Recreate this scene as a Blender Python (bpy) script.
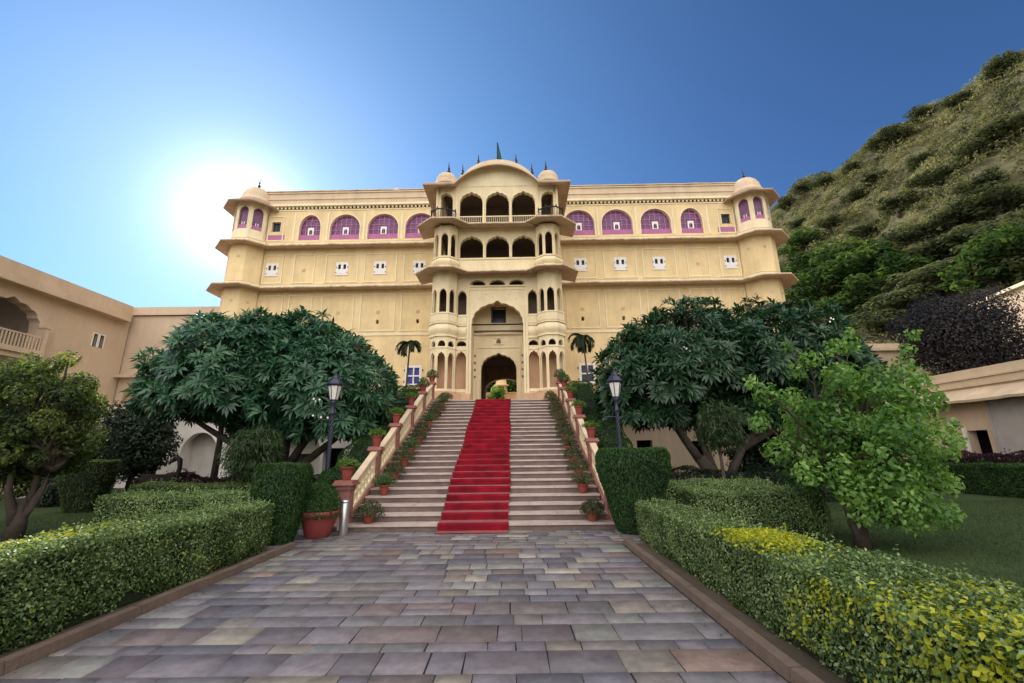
import bpy, math, random
import numpy as np
from mathutils import Vector, Matrix
R_ = math.radians
random.seed(7)
rng = np.random.default_rng(11)
for o in list(bpy.data.objects): bpy.data.objects.remove(o)
sc = bpy.context.scene
COL = sc.collection

# ------------------------------------------------------------------ camera, sky, sun, exposure
cam_d = bpy.data.cameras.new('camera'); cam = bpy.data.objects.new('camera', cam_d); COL.objects.link(cam)
cam_d.sensor_width = 36; cam_d.lens = 433 / 1024 * 36; cam_d.clip_start = 0.05; cam_d.clip_end = 3000
cam.location = (0, 0, 1.6)
cam.rotation_mode = 'QUATERNION'
cam.rotation_quaternion = (Matrix.Rotation(R_(90 + 14.5), 3, 'X') @ Matrix.Rotation(R_(-0.65), 3, 'Z')).to_quaternion()
sc.camera = cam
SUN_EL, SUN_AZ = 26.0, -35.0          # azimuth from +Y, clockwise positive
w = bpy.data.worlds.new('World'); sc.world = w; w.use_nodes = True
nt = w.node_tree; bg = nt.nodes['Background']
sky = nt.nodes.new('ShaderNodeTexSky'); sky.sky_type = 'NISHITA'; sky.sun_disc = False
sky.sun_elevation = R_(SUN_EL); sky.sun_rotation = R_(SUN_AZ)
sky.altitude = 300; sky.air_density = 1.0; sky.dust_density = 0.0; sky.ozone_density = 4.5
el, az = R_(SUN_EL), R_(SUN_AZ)
sdir = Vector((math.sin(az) * math.cos(el), math.cos(az) * math.cos(el), math.sin(el)))
def wn(t, **k):
    n = nt.nodes.new(t)
    for a_, v_ in k.items(): setattr(n, a_, v_)
    return n
wtc = wn('ShaderNodeTexCoord')
gam = wn('ShaderNodeMixRGB', blend_type='MULTIPLY'); gam.inputs['Fac'].default_value = 1; gam.inputs['Color2'].default_value = (0.60, 0.80, 1.02, 1)
nt.links.new(sky.outputs[0], gam.inputs['Color1'])
# hazy aureole round the sun
dot = wn('ShaderNodeVectorMath', operation='DOT_PRODUCT'); dot.inputs[1].default_value = sdir
nt.links.new(wtc.outputs['Generated'], dot.inputs[0])
cl = wn('ShaderNodeMath', operation='MAXIMUM'); cl.inputs[1].default_value = 0; nt.links.new(dot.outputs['Value'], cl.inputs[0])
def powr(e, k):
    p = wn('ShaderNodeMath', operation='POWER'); p.inputs[1].default_value = e; nt.links.new(cl.outputs[0], p.inputs[0])
    q = wn('ShaderNodeMath', operation='MULTIPLY'); q.inputs[1].default_value = k; nt.links.new(p.outputs[0], q.inputs[0]); return q
g1 = powr(220, 9.0); g2 = powr(22, 3.0); g3 = powr(4, 1.0)
gs = wn('ShaderNodeMath', operation='ADD'); nt.links.new(g1.outputs[0], gs.inputs[0]); nt.links.new(g2.outputs[0], gs.inputs[1])
gc = wn('ShaderNodeVectorMath', operation='SCALE'); gc.inputs[0].default_value = (0.95, 1.0, 0.98); nt.links.new(gs.outputs[0], gc.inputs['Scale'])
ad0 = wn('ShaderNodeVectorMath', operation='ADD'); nt.links.new(gam.outputs[0], ad0.inputs[0]); nt.links.new(gc.outputs[0], ad0.inputs[1])
gb = wn('ShaderNodeVectorMath', operation='SCALE'); gb.inputs[0].default_value = (1.1, 2.1, 3.1); nt.links.new(g3.outputs[0], gb.inputs['Scale'])
ad = wn('ShaderNodeVectorMath', operation='ADD'); nt.links.new(ad0.outputs[0], ad.inputs[0]); nt.links.new(gb.outputs[0], ad.inputs[1])
# cloud bank added behind the camera, out of view, to light the shaded fronts
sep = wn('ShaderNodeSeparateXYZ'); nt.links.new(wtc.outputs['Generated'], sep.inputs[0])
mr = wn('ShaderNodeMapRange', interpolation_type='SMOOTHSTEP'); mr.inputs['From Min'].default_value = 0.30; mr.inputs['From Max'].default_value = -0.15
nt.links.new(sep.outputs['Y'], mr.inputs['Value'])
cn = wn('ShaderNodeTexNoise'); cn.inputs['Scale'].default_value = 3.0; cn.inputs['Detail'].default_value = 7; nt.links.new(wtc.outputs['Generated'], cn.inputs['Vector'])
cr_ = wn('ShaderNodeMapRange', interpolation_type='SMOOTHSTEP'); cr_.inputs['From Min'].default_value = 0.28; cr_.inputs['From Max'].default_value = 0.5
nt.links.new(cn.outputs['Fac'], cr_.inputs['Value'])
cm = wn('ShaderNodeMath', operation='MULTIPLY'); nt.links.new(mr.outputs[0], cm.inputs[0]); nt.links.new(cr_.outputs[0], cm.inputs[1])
FILL_CLOUD = 20.0
cx_ = wn('ShaderNodeMixRGB'); cx_.inputs['Color2'].default_value = (1.0 * FILL_CLOUD, 0.955 * FILL_CLOUD, 0.90 * FILL_CLOUD, 1)
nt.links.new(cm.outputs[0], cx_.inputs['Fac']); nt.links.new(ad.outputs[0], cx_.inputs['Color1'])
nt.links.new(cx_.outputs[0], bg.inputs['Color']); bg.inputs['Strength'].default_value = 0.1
sun_d = bpy.data.lights.new('sun', 'SUN'); sun = bpy.data.objects.new('sun', sun_d); COL.objects.link(sun)
sun_d.energy = 4.0; sun_d.angle = R_(0.5); sun_d.color = (1.0, 0.93, 0.8)
el, az = R_(SUN_EL), R_(SUN_AZ)
sdir = Vector((math.sin(az) * math.cos(el), math.cos(az) * math.cos(el), math.sin(el)))
sun.rotation_mode = 'QUATERNION'; sun.rotation_quaternion = sdir.to_track_quat('Z', 'Y'); sun.location = sdir * 60
vs = sc.view_settings
vs.view_transform = 'Standard'; vs.look = 'None'; vs.gamma = 1; vs.use_curve_mapping = False; vs.exposure = 0.35
sc.cycles.use_denoising = True
sc.cycles.max_bounces = 8; sc.cycles.diffuse_bounces = 4; sc.cycles.transmission_bounces = 6; sc.cycles.transparent_max_bounces = 8
sc.cycles.sample_clamp_indirect = 6

# ------------------------------------------------------------------ materials
def new_mat(name):
    m = bpy.data.materials.new(name); m.use_nodes = True
    return m, m.node_tree, m.node_tree.nodes['Principled BSDF']

def mat(name, base, rough=0.8, var=0.25, scale=3.0, bump=0.2, bscale=40, stain=0.0, stain_col=(0.12, 0.09, 0.07), metal=0.0, streak=(1, 1, 1), spec=0.3, grime=0.0):
    m, t, p = new_mat(name)
    N = t.nodes; L = t.links
    tc = N.new('ShaderNodeTexCoord')
    n1 = N.new('ShaderNodeTexNoise'); n1.inputs['Scale'].default_value = scale; n1.inputs['Detail'].default_value = 6; n1.inputs['Roughness'].default_value = 0.65
    L.new(tc.outputs['Object'], n1.inputs['Vector'])
    r = N.new('ShaderNodeValToRGB')
    b = base
    r.color_ramp.elements[0].position = 0.3; r.color_ramp.elements[0].color = tuple(c * (1 - var) for c in b) + (1,)
    r.color_ramp.elements[1].position = 0.7; r.color_ramp.elements[1].color = tuple(min(1, c * (1 + var * 0.6)) for c in b) + (1,)
    L.new(n1.outputs['Fac'], r.inputs['Fac'])
    out = r.outputs['Color']
    if stain:
        mp = N.new('ShaderNodeMapping'); mp.inputs['Scale'].default_value = streak
        L.new(tc.outputs['Object'], mp.inputs['Vector'])
        n2 = N.new('ShaderNodeTexNoise'); n2.inputs['Scale'].default_value = 1.3; n2.inputs['Detail'].default_value = 8; n2.inputs['Roughness'].default_value = 0.7
        L.new(mp.outputs['Vector'], n2.inputs['Vector'])
        r2 = N.new('ShaderNodeValToRGB'); r2.color_ramp.elements[0].position = 0.52; r2.color_ramp.elements[1].position = 0.75
        L.new(n2.outputs['Fac'], r2.inputs['Fac'])
        mul = N.new('ShaderNodeMath'); mul.operation = 'MULTIPLY'; mul.inputs[1].default_value = stain
        L.new(r2.outputs['Color'], mul.inputs[0])
        mx = N.new('ShaderNodeMixRGB'); mx.inputs['Color2'].default_value = stain_col + (1,)
        L.new(mul.outputs[0], mx.inputs['Fac']); L.new(out, mx.inputs['Color1']); out = mx.outputs['Color']
    if grime:
        mp2 = N.new('ShaderNodeMapping'); mp2.inputs['Scale'].default_value = (1.6, 1.6, 0.22)
        L.new(tc.outputs['Object'], mp2.inputs['Vector'])
        n4 = N.new('ShaderNodeTexNoise'); n4.inputs['Scale'].default_value = 1.0; n4.inputs['Detail'].default_value = 9; n4.inputs['Roughness'].default_value = 0.75
        L.new(mp2.outputs['Vector'], n4.inputs['Vector'])
        r4 = N.new('ShaderNodeValToRGB'); r4.color_ramp.elements[0].position = 0.32; r4.color_ramp.elements[0].color = tuple(1 - grime * q_ for q_ in (.75, .85, 1)) + (1,)
        r4.color_ramp.elements[1].position = 0.62; r4.color_ramp.elements[1].color = (1 + grime * .18,) * 3 + (1,)
        L.new(n4.outputs['Fac'], r4.inputs['Fac'])
        mg = N.new('ShaderNodeMixRGB'); mg.blend_type = 'MULTIPLY'; mg.inputs['Fac'].default_value = 1
        L.new(out, mg.inputs['Color1']); L.new(r4.outputs['Color'], mg.inputs['Color2']); out = mg.outputs['Color']
    L.new(out, p.inputs['Base Color'])
    p.inputs['Roughness'].default_value = rough; p.inputs['Metallic'].default_value = metal
    p.inputs['Specular IOR Level'].default_value = spec
    if bump:
        n3 = N.new('ShaderNodeTexNoise'); n3.inputs['Scale'].default_value = bscale; n3.inputs['Detail'].default_value = 5
        L.new(tc.outputs['Object'], n3.inputs['Vector'])
        bp = N.new('ShaderNodeBump'); bp.inputs['Strength'].default_value = bump; bp.inputs['Distance'].default_value = 0.02
        L.new(n3.outputs['Fac'], bp.inputs['Height']); L.new(bp.outputs['Normal'], p.inputs['Normal'])
    return m

def leaf_mat(name, c_dark, c_mid, c_light, rough=0.5, trans=0.35, spec=0.35):
    """leaf colour varies from leaf to leaf (attribute 'tint'), part of the light goes through"""
    m, t, p = new_mat(name)
    N = t.nodes; L = t.links
    a = N.new('ShaderNodeAttribute'); a.attribute_name = 'tint'
    r = N.new('ShaderNodeValToRGB')
    r.color_ramp.elements[0].position = 0.0; r.color_ramp.elements[0].color = c_dark + (1,)
    r.color_ramp.elements[1].position = 1.0; r.color_ramp.elements[1].color = c_light + (1,)
    e = r.color_ramp.elements.new(0.5); e.color = c_mid + (1,)
    L.new(a.outputs['Fac'], r.inputs['Fac']); L.new(r.outputs['Color'], p.inputs['Base Color'])
    p.inputs['Roughness'].default_value = rough; p.inputs['Specular IOR Level'].default_value = spec
    tr = N.new('ShaderNodeBsdfTranslucent')
    hs = N.new('ShaderNodeHueSaturation'); hs.inputs['Hue'].default_value = 0.48; hs.inputs['Saturation'].default_value = 1.15; hs.inputs['Value'].default_value = 1.7
    L.new(r.outputs['Color'], hs.inputs['Color']); L.new(hs.outputs['Color'], tr.inputs['Color'])
    mx = N.new('ShaderNodeMixShader'); mx.inputs[0].default_value = trans
    L.new(p.outputs[0], mx.inputs[1]); L.new(tr.outputs[0], mx.inputs[2])
    L.new(mx.outputs[0], N['Material Output'].inputs['Surface'])
    return m

M = {}
M['yellow'] = mat('plaster_yellow', (0.78, 0.61, 0.345), 0.85, 0.16, 0.7, 0.25, 25, 0.35, (0.55, 0.42, 0.28), streak=(1, 1, 0.2), grime=0.17)
M['cream'] = mat('plaster_cream', (0.82, 0.72, 0.50), 0.8, 0.10, 1.2, 0.3, 25, 0.35, (0.5, 0.38, 0.25), streak=(1, 1, 0.3), grime=0.14)
M['ivory'] = mat('plaster_ivory', (0.80, 0.68, 0.45), 0.8, 0.10, 1.2, 0.3, 25, 0.3, (0.55, 0.42, 0.28), streak=(1, 1, 0.3), grime=0.14)
M['parapet'] = mat('plaster_parapet', (0.62, 0.49, 0.35), 0.85, 0.12, 1.0, 0.3, 25, 0.4, (0.36, 0.26, 0.2), streak=(1, 1, 0.2), grime=0.17)
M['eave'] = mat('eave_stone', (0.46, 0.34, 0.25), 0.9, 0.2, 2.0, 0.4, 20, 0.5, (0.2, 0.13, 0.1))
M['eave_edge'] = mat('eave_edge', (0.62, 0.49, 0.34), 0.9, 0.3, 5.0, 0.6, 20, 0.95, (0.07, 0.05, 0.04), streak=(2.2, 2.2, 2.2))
M['peach'] = mat('plaster_peach', (0.66, 0.42, 0.27), 0.85, 0.15, 1.0, 0.2, 25, 0.3, (0.45, 0.3, 0.2), grime=0.14)
M['mauve_wall'] = mat('plaster_mauve', (0.58, 0.45, 0.33), 0.9, 0.1, 0.5, 0.25, 25, 0.4, (0.42, 0.28, 0.2), streak=(1, 1, 0.3), grime=0.14)
M['white_wall'] = mat('plaster_white', (0.84, 0.80, 0.76), 0.85, 0.12, 0.8, 0.25, 25, 0.5, (0.5, 0.42, 0.36), streak=(1, 1, 0.4), grime=0.14)
M['grey_wall'] = mat('plaster_grey', (0.42, 0.38, 0.36), 0.85, 0.15, 0.8, 0.25, 25, 0.5, (0.22, 0.18, 0.16), streak=(1, 1, 0.4))
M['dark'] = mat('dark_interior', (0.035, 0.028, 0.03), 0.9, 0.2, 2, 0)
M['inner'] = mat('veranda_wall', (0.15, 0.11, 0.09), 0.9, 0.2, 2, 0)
M['purple'] = mat('purple_glass', (0.13, 0.028, 0.12), 0.35, 0.5, 4, 0.05, 30, spec=0.5)
M['violet'] = mat('violet_panel', (0.42, 0.15, 0.31), 0.7, 0.15, 3, 0.1)
M['violet_bar'] = mat('violet_bar', (0.50, 0.22, 0.42), 0.7, 0.1, 3, 0)
M['white'] = mat('white_paint', (0.78, 0.76, 0.76), 0.6, 0.06, 4, 0.1)
M['blue'] = mat('blue_shutter', (0.045, 0.06, 0.28), 0.5, 0.2, 6, 0.1)
M['darkwin'] = mat('dark_pane', (0.02, 0.025, 0.05), 0.25, 0.2, 6, 0)
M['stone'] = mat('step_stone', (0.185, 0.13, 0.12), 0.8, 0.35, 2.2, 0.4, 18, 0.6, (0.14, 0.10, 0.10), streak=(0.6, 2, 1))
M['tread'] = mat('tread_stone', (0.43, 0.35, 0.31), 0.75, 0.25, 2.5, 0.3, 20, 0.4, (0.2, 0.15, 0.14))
M['redstone'] = mat('red_sandstone', (0.30, 0.13, 0.11), 0.85, 0.25, 4, 0.4, 20, 0.4, (0.16, 0.07, 0.07))
M['kerb'] = mat('kerb_sandstone', (0.16, 0.115, 0.09), 0.9, 0.3, 3, 0.5, 25, 0.5, (0.09, 0.06, 0.05), streak=(1, .3, 1))
M['joint'] = mat('joint_mortar', (0.022, 0.02, 0.019), 0.95, 0.3, 10, 0.3)
M['earth'] = mat('earth', (0.11, 0.085, 0.06), 0.95, 0.35, 1, 0.5, 10)
M['terracotta'] = mat('terracotta', (0.27, 0.06, 0.045), 0.7, 0.2, 6, 0.2, 30, 0.3, (0.22, 0.07, 0.05))
M['bigpot'] = mat('painted_red_pot', (0.26, 0.055, 0.05), 0.55, 0.15, 4, 0.1, 30)
M['lampmetal'] = mat('lamp_metal', (0.018, 0.022, 0.05), 0.4, 0.2, 8, 0.1, 40, spec=0.5)
M['steel'] = mat('brushed_steel', (0.55, 0.55, 0.56), 0.32, 0.08, 4, 0.05, 80, metal=0.9)
M['bark'] = mat('bark', (0.055, 0.042, 0.034), 0.95, 0.35, 6, 0.8, 18)
M['barkgrey'] = mat('bark_grey', (0.085, 0.068, 0.058), 0.95, 0.35, 6, 0.8, 18)
M['iron'] = mat('dark_iron', (0.02, 0.015, 0.018), 0.6, 0.3, 8, 0.2)
M['frost'] = mat('frosted_glass', (0.74, 0.72, 0.66), 0.3, 0.05, 6, 0, spec=0.5)
M['flagcloth'] = mat('dark_flag', (0.02, 0.07, 0.07), 0.8, 0.2, 8, 0)

def carpet_mat():
    m, t, p = new_mat('red_carpet'); N = t.nodes; L = t.links
    tc = N.new('ShaderNodeTexCoord')
    n = N.new('ShaderNodeTexNoise'); n.inputs['Scale'].default_value = 3; n.inputs['Detail'].default_value = 8
    L.new(tc.outputs['Object'], n.inputs['Vector'])
    r = N.new('ShaderNodeValToRGB'); r.color_ramp.elements[0].position = .3; r.color_ramp.elements[1].position = .75
    r.color_ramp.elements[0].color = (0.12, 0.003, 0.010, 1); r.color_ramp.elements[1].color = (0.27, 0.007, 0.018, 1)
    L.new(n.outputs['Fac'], r.inputs['Fac']); L.new(r.outputs['Color'], p.inputs['Base Color'])
    p.inputs['Roughness'].default_value = 0.95; p.inputs['Specular IOR Level'].default_value = 0.1
    p.inputs['Sheen Weight'].default_value = 0.2
    n2 = N.new('ShaderNodeTexNoise'); n2.inputs['Scale'].default_value = 300
    L.new(tc.outputs['Object'], n2.inputs['Vector'])
    b = N.new('ShaderNodeBump'); b.inputs['Strength'].default_value = .4; b.inputs['Distance'].default_value = .01
    L.new(n2.outputs['Fac'], b.inputs['Height']); L.new(b.outputs['Normal'], p.inputs['Normal'])
    return m
M['carpet'] = carpet_mat()

def paving_mat():
    m, t, p = new_mat('slate_paving'); N = t.nodes; L = t.links
    a = N.new('ShaderNodeAttribute'); a.attribute_name = 'slab'
    tc = N.new('ShaderNodeTexCoord')
    n = N.new('ShaderNodeTexNoise'); n.inputs['Scale'].default_value = 5.0; n.inputs['Detail'].default_value = 12; n.inputs['Roughness'].default_value = .78
    L.new(tc.outputs['Object'], n.inputs['Vector'])
    r = N.new('ShaderNodeValToRGB'); r.color_ramp.elements[0].position = .3; r.color_ramp.elements[1].position = .75
    r.color_ramp.elements[0].color = (0.50, 0.48, 0.48, 1); r.color_ramp.elements[1].color = (1.35, 1.3, 1.22, 1)
    L.new(n.outputs['Fac'], r.inputs['Fac'])
    mx = N.new('ShaderNodeMixRGB'); mx.blend_type = 'MULTIPLY'; mx.inputs['Fac'].default_value = 1
    L.new(a.outputs['Color'], mx.inputs['Color1']); L.new(r.outputs['Color'], mx.inputs['Color2'])
    L.new(mx.outputs['Color'], p.inputs['Base Color'])
    n3 = N.new('ShaderNodeTexNoise'); n3.inputs['Scale'].default_value = 22; n3.inputs['Detail'].default_value = 9; n3.inputs['Roughness'].default_value = .7
    L.new(tc.outputs['Object'], n3.inputs['Vector'])
    r3 = N.new('ShaderNodeMapRange'); r3.inputs['To Min'].default_value = .45; r3.inputs['To Max'].default_value = .8
    L.new(n.outputs['Fac'], r3.inputs['Value']); L.new(r3.outputs[0], p.inputs['Roughness'])
    b = N.new('ShaderNodeBump'); b.inputs['Strength'].default_value = .5; b.inputs['Distance'].default_value = .012
    L.new(n3.outputs['Fac'], b.inputs['Height']); L.new(b.outputs['Normal'], p.inputs['Normal'])
    return m
M['paving'] = paving_mat()
M['lawn'] = mat('lawn_grass', (0.035, 0.062, 0.018), 0.95, 0.3, 0.8, 0.8, 90, 0.4, (0.05, 0.07, 0.02))
M['hillground'] = mat('hill_ground', (0.115, 0.105, 0.055), 0.95, 0.4, 0.15, 0.8, 3, 0.6, (0.05, 0.055, 0.02))
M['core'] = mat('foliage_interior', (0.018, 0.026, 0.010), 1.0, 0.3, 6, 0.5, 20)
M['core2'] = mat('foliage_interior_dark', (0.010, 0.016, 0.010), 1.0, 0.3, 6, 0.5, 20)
M['hedge'] = leaf_mat('hedge_leaf', (0.025, 0.055, 0.015), (0.115, 0.19, 0.06), (0.34, 0.44, 0.20))
M['hedge_yellow'] = leaf_mat('hedge_leaf_yellow', (0.18, 0.24, 0.02), (0.34, 0.38, 0.03), (0.50, 0.50, 0.04))
M['thuja'] = leaf_mat('clipped_shrub_leaf', (0.015, 0.045, 0.012), (0.03, 0.085, 0.02), (0.06, 0.14, 0.03))
M['plumeria'] = leaf_mat('plumeria_leaf', (0.016, 0.055, 0.028), (0.042, 0.12, 0.060), (0.095, 0.21, 0.10), rough=0.35, trans=0.2, spec=0.5)
M['plumeria_dark'] = leaf_mat('plumeria_leaf_dark', (0.010, 0.032, 0.014), (0.024, 0.072, 0.030), (0.06, 0.14, 0.055), rough=0.35, trans=0.2, spec=0.5)
M['broad'] = leaf_mat('broad_leaf', (0.03, 0.085, 0.02), (0.12, 0.25, 0.055), (0.30, 0.46, 0.14), trans=.45)
M['topiary'] = leaf_mat('topiary_leaf', (0.022, 0.042, 0.018), (0.075, 0.115, 0.038), (0.24, 0.30, 0.07), trans=.55)
M['weep'] = leaf_mat('weeping_leaf', (0.02, 0.045, 0.018), (0.04, 0.08, 0.028), (0.07, 0.12, 0.04))
M['darkleaf'] = leaf_mat('dark_leaf', (0.008, 0.018, 0.010), (0.018, 0.035, 0.018), (0.035, 0.06, 0.03))
M['maroon'] = leaf_mat('maroon_leaf', (0.018, 0.007, 0.012), (0.04, 0.014, 0.024), (0.07, 0.025, 0.03))
M['bougain'] = leaf_mat('bougainvillea_leaf', (0.012, 0.012, 0.014), (0.024, 0.022, 0.027), (0.05, 0.042, 0.04))
M['potleaf'] = leaf_mat('pot_plant_leaf', (0.03, 0.06, 0.012), (0.07, 0.14, 0.025), (0.13, 0.22, 0.04))
M['olive'] = leaf_mat('olive_pot_leaf', (0.025, 0.035, 0.015), (0.055, 0.07, 0.025), (0.10, 0.11, 0.04))
M['scrub'] = leaf_mat('scrub_leaf', (0.022, 0.032, 0.018), (0.13, 0.145, 0.06), (0.28, 0.27, 0.12), rough=.8, spec=.1)
M['hilltree'] = leaf_mat('hill_tree_leaf', (0.025, 0.035, 0.02), (0.08, 0.10, 0.045), (0.17, 0.19, 0.085), rough=.8, spec=.1)
M['hillgreen'] = leaf_mat('hill_green_leaf', (0.015, 0.04, 0.012), (0.045, 0.09, 0.025), (0.13, 0.20, 0.05), rough=.7, spec=.1)
M['petal'] = mat('white_petal', (0.8, 0.78, 0.66), 0.6, 0.05, 6, 0)
M['leafpalm'] = leaf_mat('palm_leaf', (0.02, 0.04, 0.015), (0.03, 0.065, 0.02), (0.05, 0.09, 0.03))

# ------------------------------------------------------------------ helpers
def tag(o, label=None, cat=None, group=None, kind=None):
    if label: o['label'] = label
    if cat: o['category'] = cat
    if group: o['group'] = group
    if kind: o['kind'] = kind
    return o

def empty(name, loc, label, cat, group=None, rz=0):
    o = bpy.data.objects.new(name, None); COL.objects.link(o); o.empty_display_size = .3
    o.location = loc; o.rotation_euler = (0, 0, rz)
    return tag(o, label, cat, group)

def copy_tree(o, parent=None):
    c = o.copy(); COL.objects.link(c)
    if parent is not None: c.parent = parent
    for ch in list(o.children): copy_tree(ch, c)
    return c

def noise3(p, s=1.0):
    """cheap smooth pseudo noise, roughly -1..1"""
    x, y, z = p[..., 0] * s, p[..., 1] * s, p[..., 2] * s
    return (np.sin(1.7 * x + 2.3 * y + 1.1) + np.sin(2.9 * y - 1.3 * z + .7) + np.sin(2.1 * z + 1.9 * x + 2.5)
            + .6 * np.sin(4.3 * x - 3.1 * y + 2.2 * z)) / 3.2

class MB:
    def __init__(s): s.v = []; s.f = []; s.m = []
    def add(s, vs_, fs, mi=0):
        n = len(s.v); s.v += [tuple(v) for v in vs_]
        for f in fs: s.f.append(tuple(i + n for i in f)); s.m.append(mi)
        return s
    def hexa(s, p, mi=0):   # p: bottom 4 ccw, top 4 ccw
        return s.add(p, [(3, 2, 1, 0), (4, 5, 6, 7), (0, 1, 5, 4), (1, 2, 6, 5), (2, 3, 7, 6), (3, 0, 4, 7)], mi)
    def box(s, x0, x1, y0, y1, z0, z1, mi=0):
        return s.hexa([(x0, y0, z0), (x1, y0, z0), (x1, y1, z0), (x0, y1, z0), (x0, y0, z1), (x1, y0, z1), (x1, y1, z1), (x0, y1, z1)], mi)
    def quad(s, a, b, c, d, mi=0): return s.add([a, b, c, d], [(0, 1, 2, 3)], mi)
    def tube(s, pts, rad, n=8, mi=0, cap=True):
        pts = [Vector(p) for p in pts]; rings = []
        if not hasattr(rad, '__len__'): rad = [rad] * len(pts)
        for i, p in enumerate(pts):
            d = (pts[min(i + 1, len(pts) - 1)] - pts[max(i - 1, 0)]).normalized()
            a = d.cross(Vector((0.13, 0.21, 1)) if abs(d.z) < .95 else Vector((1, 0.1, 0))).normalized(); b = d.cross(a)
            rings.append([p + (a * math.cos(2 * math.pi * k / n) + b * math.sin(2 * math.pi * k / n)) * rad[i] for k in range(n)])
        vs_ = [v for r in rings for v in r]; fs = []
        for i in range(len(pts) - 1):
            for k in range(n):
                fs.append((i * n + k, i * n + (k + 1) % n, (i + 1) * n + (k + 1) % n, (i + 1) * n + k))
        if cap: fs += [tuple(range(n))[::-1], tuple((len(pts) - 1) * n + k for k in range(n))]
        return s.add(vs_, fs, mi)
    def lathe(s, prof, c=(0, 0, 0), n=20, mi=0, sx=1, sy=1, ph=0.0, caps=True):
        vs_ = []; fs = []
        for r, z in prof:
            for k in range(n):
                a = 2 * math.pi * k / n + ph
                vs_.append((c[0] + r * sx * math.cos(a), c[1] + r * sy * math.sin(a), c[2] + z))
        for i in range(len(prof) - 1):
            for k in range(n):
                fs.append((i * n + k, i * n + (k + 1) % n, (i + 1) * n + (k + 1) % n, (i + 1) * n + k))
        if caps: fs += [tuple(range(n))[::-1], tuple((len(prof) - 1) * n + k for k in range(n))]
        return s.add(vs_, fs, mi)
    def prism(s, poly, z0, z1, mi=0):
        n = len(poly)
        return s.add([(x, y, z0) for x, y in poly] + [(x, y, z1) for x, y in poly],
                     [tuple(range(n))[::-1], tuple(range(n, 2 * n))] + [(k, (k + 1) % n, n + (k + 1) % n, n + k) for k in range(n)], mi)
    def build(s, name, mats, parent=None, smooth=False, loc=None):
        me = bpy.data.meshes.new(name); me.from_pydata(s.v, [], s.f); me.update()
        for m in (mats if isinstance(mats, (list, tuple)) else [mats]): me.materials.append(m)
        me.polygons.foreach_set('material_index', s.m)
        if smooth: me.polygons.foreach_set('use_smooth', [True] * len(s.f))
        o = bpy.data.objects.new(name, me); COL.objects.link(o)
        if parent is not None: o.parent = parent
        if loc is not None: o.location = loc
        return o

class Fr:
    """local frame of a wall: u along it, d outwards (to the right of the direction), z up"""
    def __init__(s, o, d): s.o = Vector((o[0], o[1])); s.d = Vector(d).normalized(); s.n = Vector((s.d.y, -s.d.x))
    def __call__(s, u, d, z): p = s.o + s.d * u + s.n * d; return (p.x, p.y, z)
    def box(s, mb, u0, u1, d0, d1, z0, z1, mi=0):
        mb.hexa([s(u0, d1, z0), s(u1, d1, z0), s(u1, d0, z0), s(u0, d0, z0), s(u0, d1, z1), s(u1, d1, z1), s(u1, d0, z1), s(u0, d0, z1)], mi)

def arch(h, zs, zt, kind='round', n=24, lobes=7):
    rise = zt - zs
    if kind == 'flat': return [(-h, zt), (h, zt)]
    P = []
    for i in range(n + 1):
        t = i / n; th = math.pi * (1 - t)
        if kind == 'round': s_ = 1.0; zz = math.sin(th)
        else:
            s_ = 1 - (0.06 if lobes < 9 else 0.035) * (1 - abs(math.sin(lobes * math.pi * t)))
            zz = math.sin(th) ** 0.9
        u = h * math.cos(th) * s_; z = rise * zz * s_ * (0.9 if kind != 'round' else 1)
        if kind != 'round': z += 0.10 * rise * math.exp(-(u / (0.13 * h)) ** 2)
        P.append([u, zs + z])
    P[0] = [-h, zs]; P[-1] = [h, zs]
    for i in range(1, n // 2 + 1): P[i][0] = max(P[i][0], P[i - 1][0] + 1e-4)
    for i in range(n - 1, n // 2, -1): P[i][0] = min(P[i][0], P[i + 1][0] - 1e-4)
    P[n // 2][0] = 0
    return [tuple(p) for p in P]

def op(c, h, zb, zs, zt, kind='cusp', lobes=7, n=None): return dict(c=c, h=h, zb=zb, zs=zs, zt=zt, kind=kind, lobes=lobes, n=n or (28 if kind == 'cusp' else 16))

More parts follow.
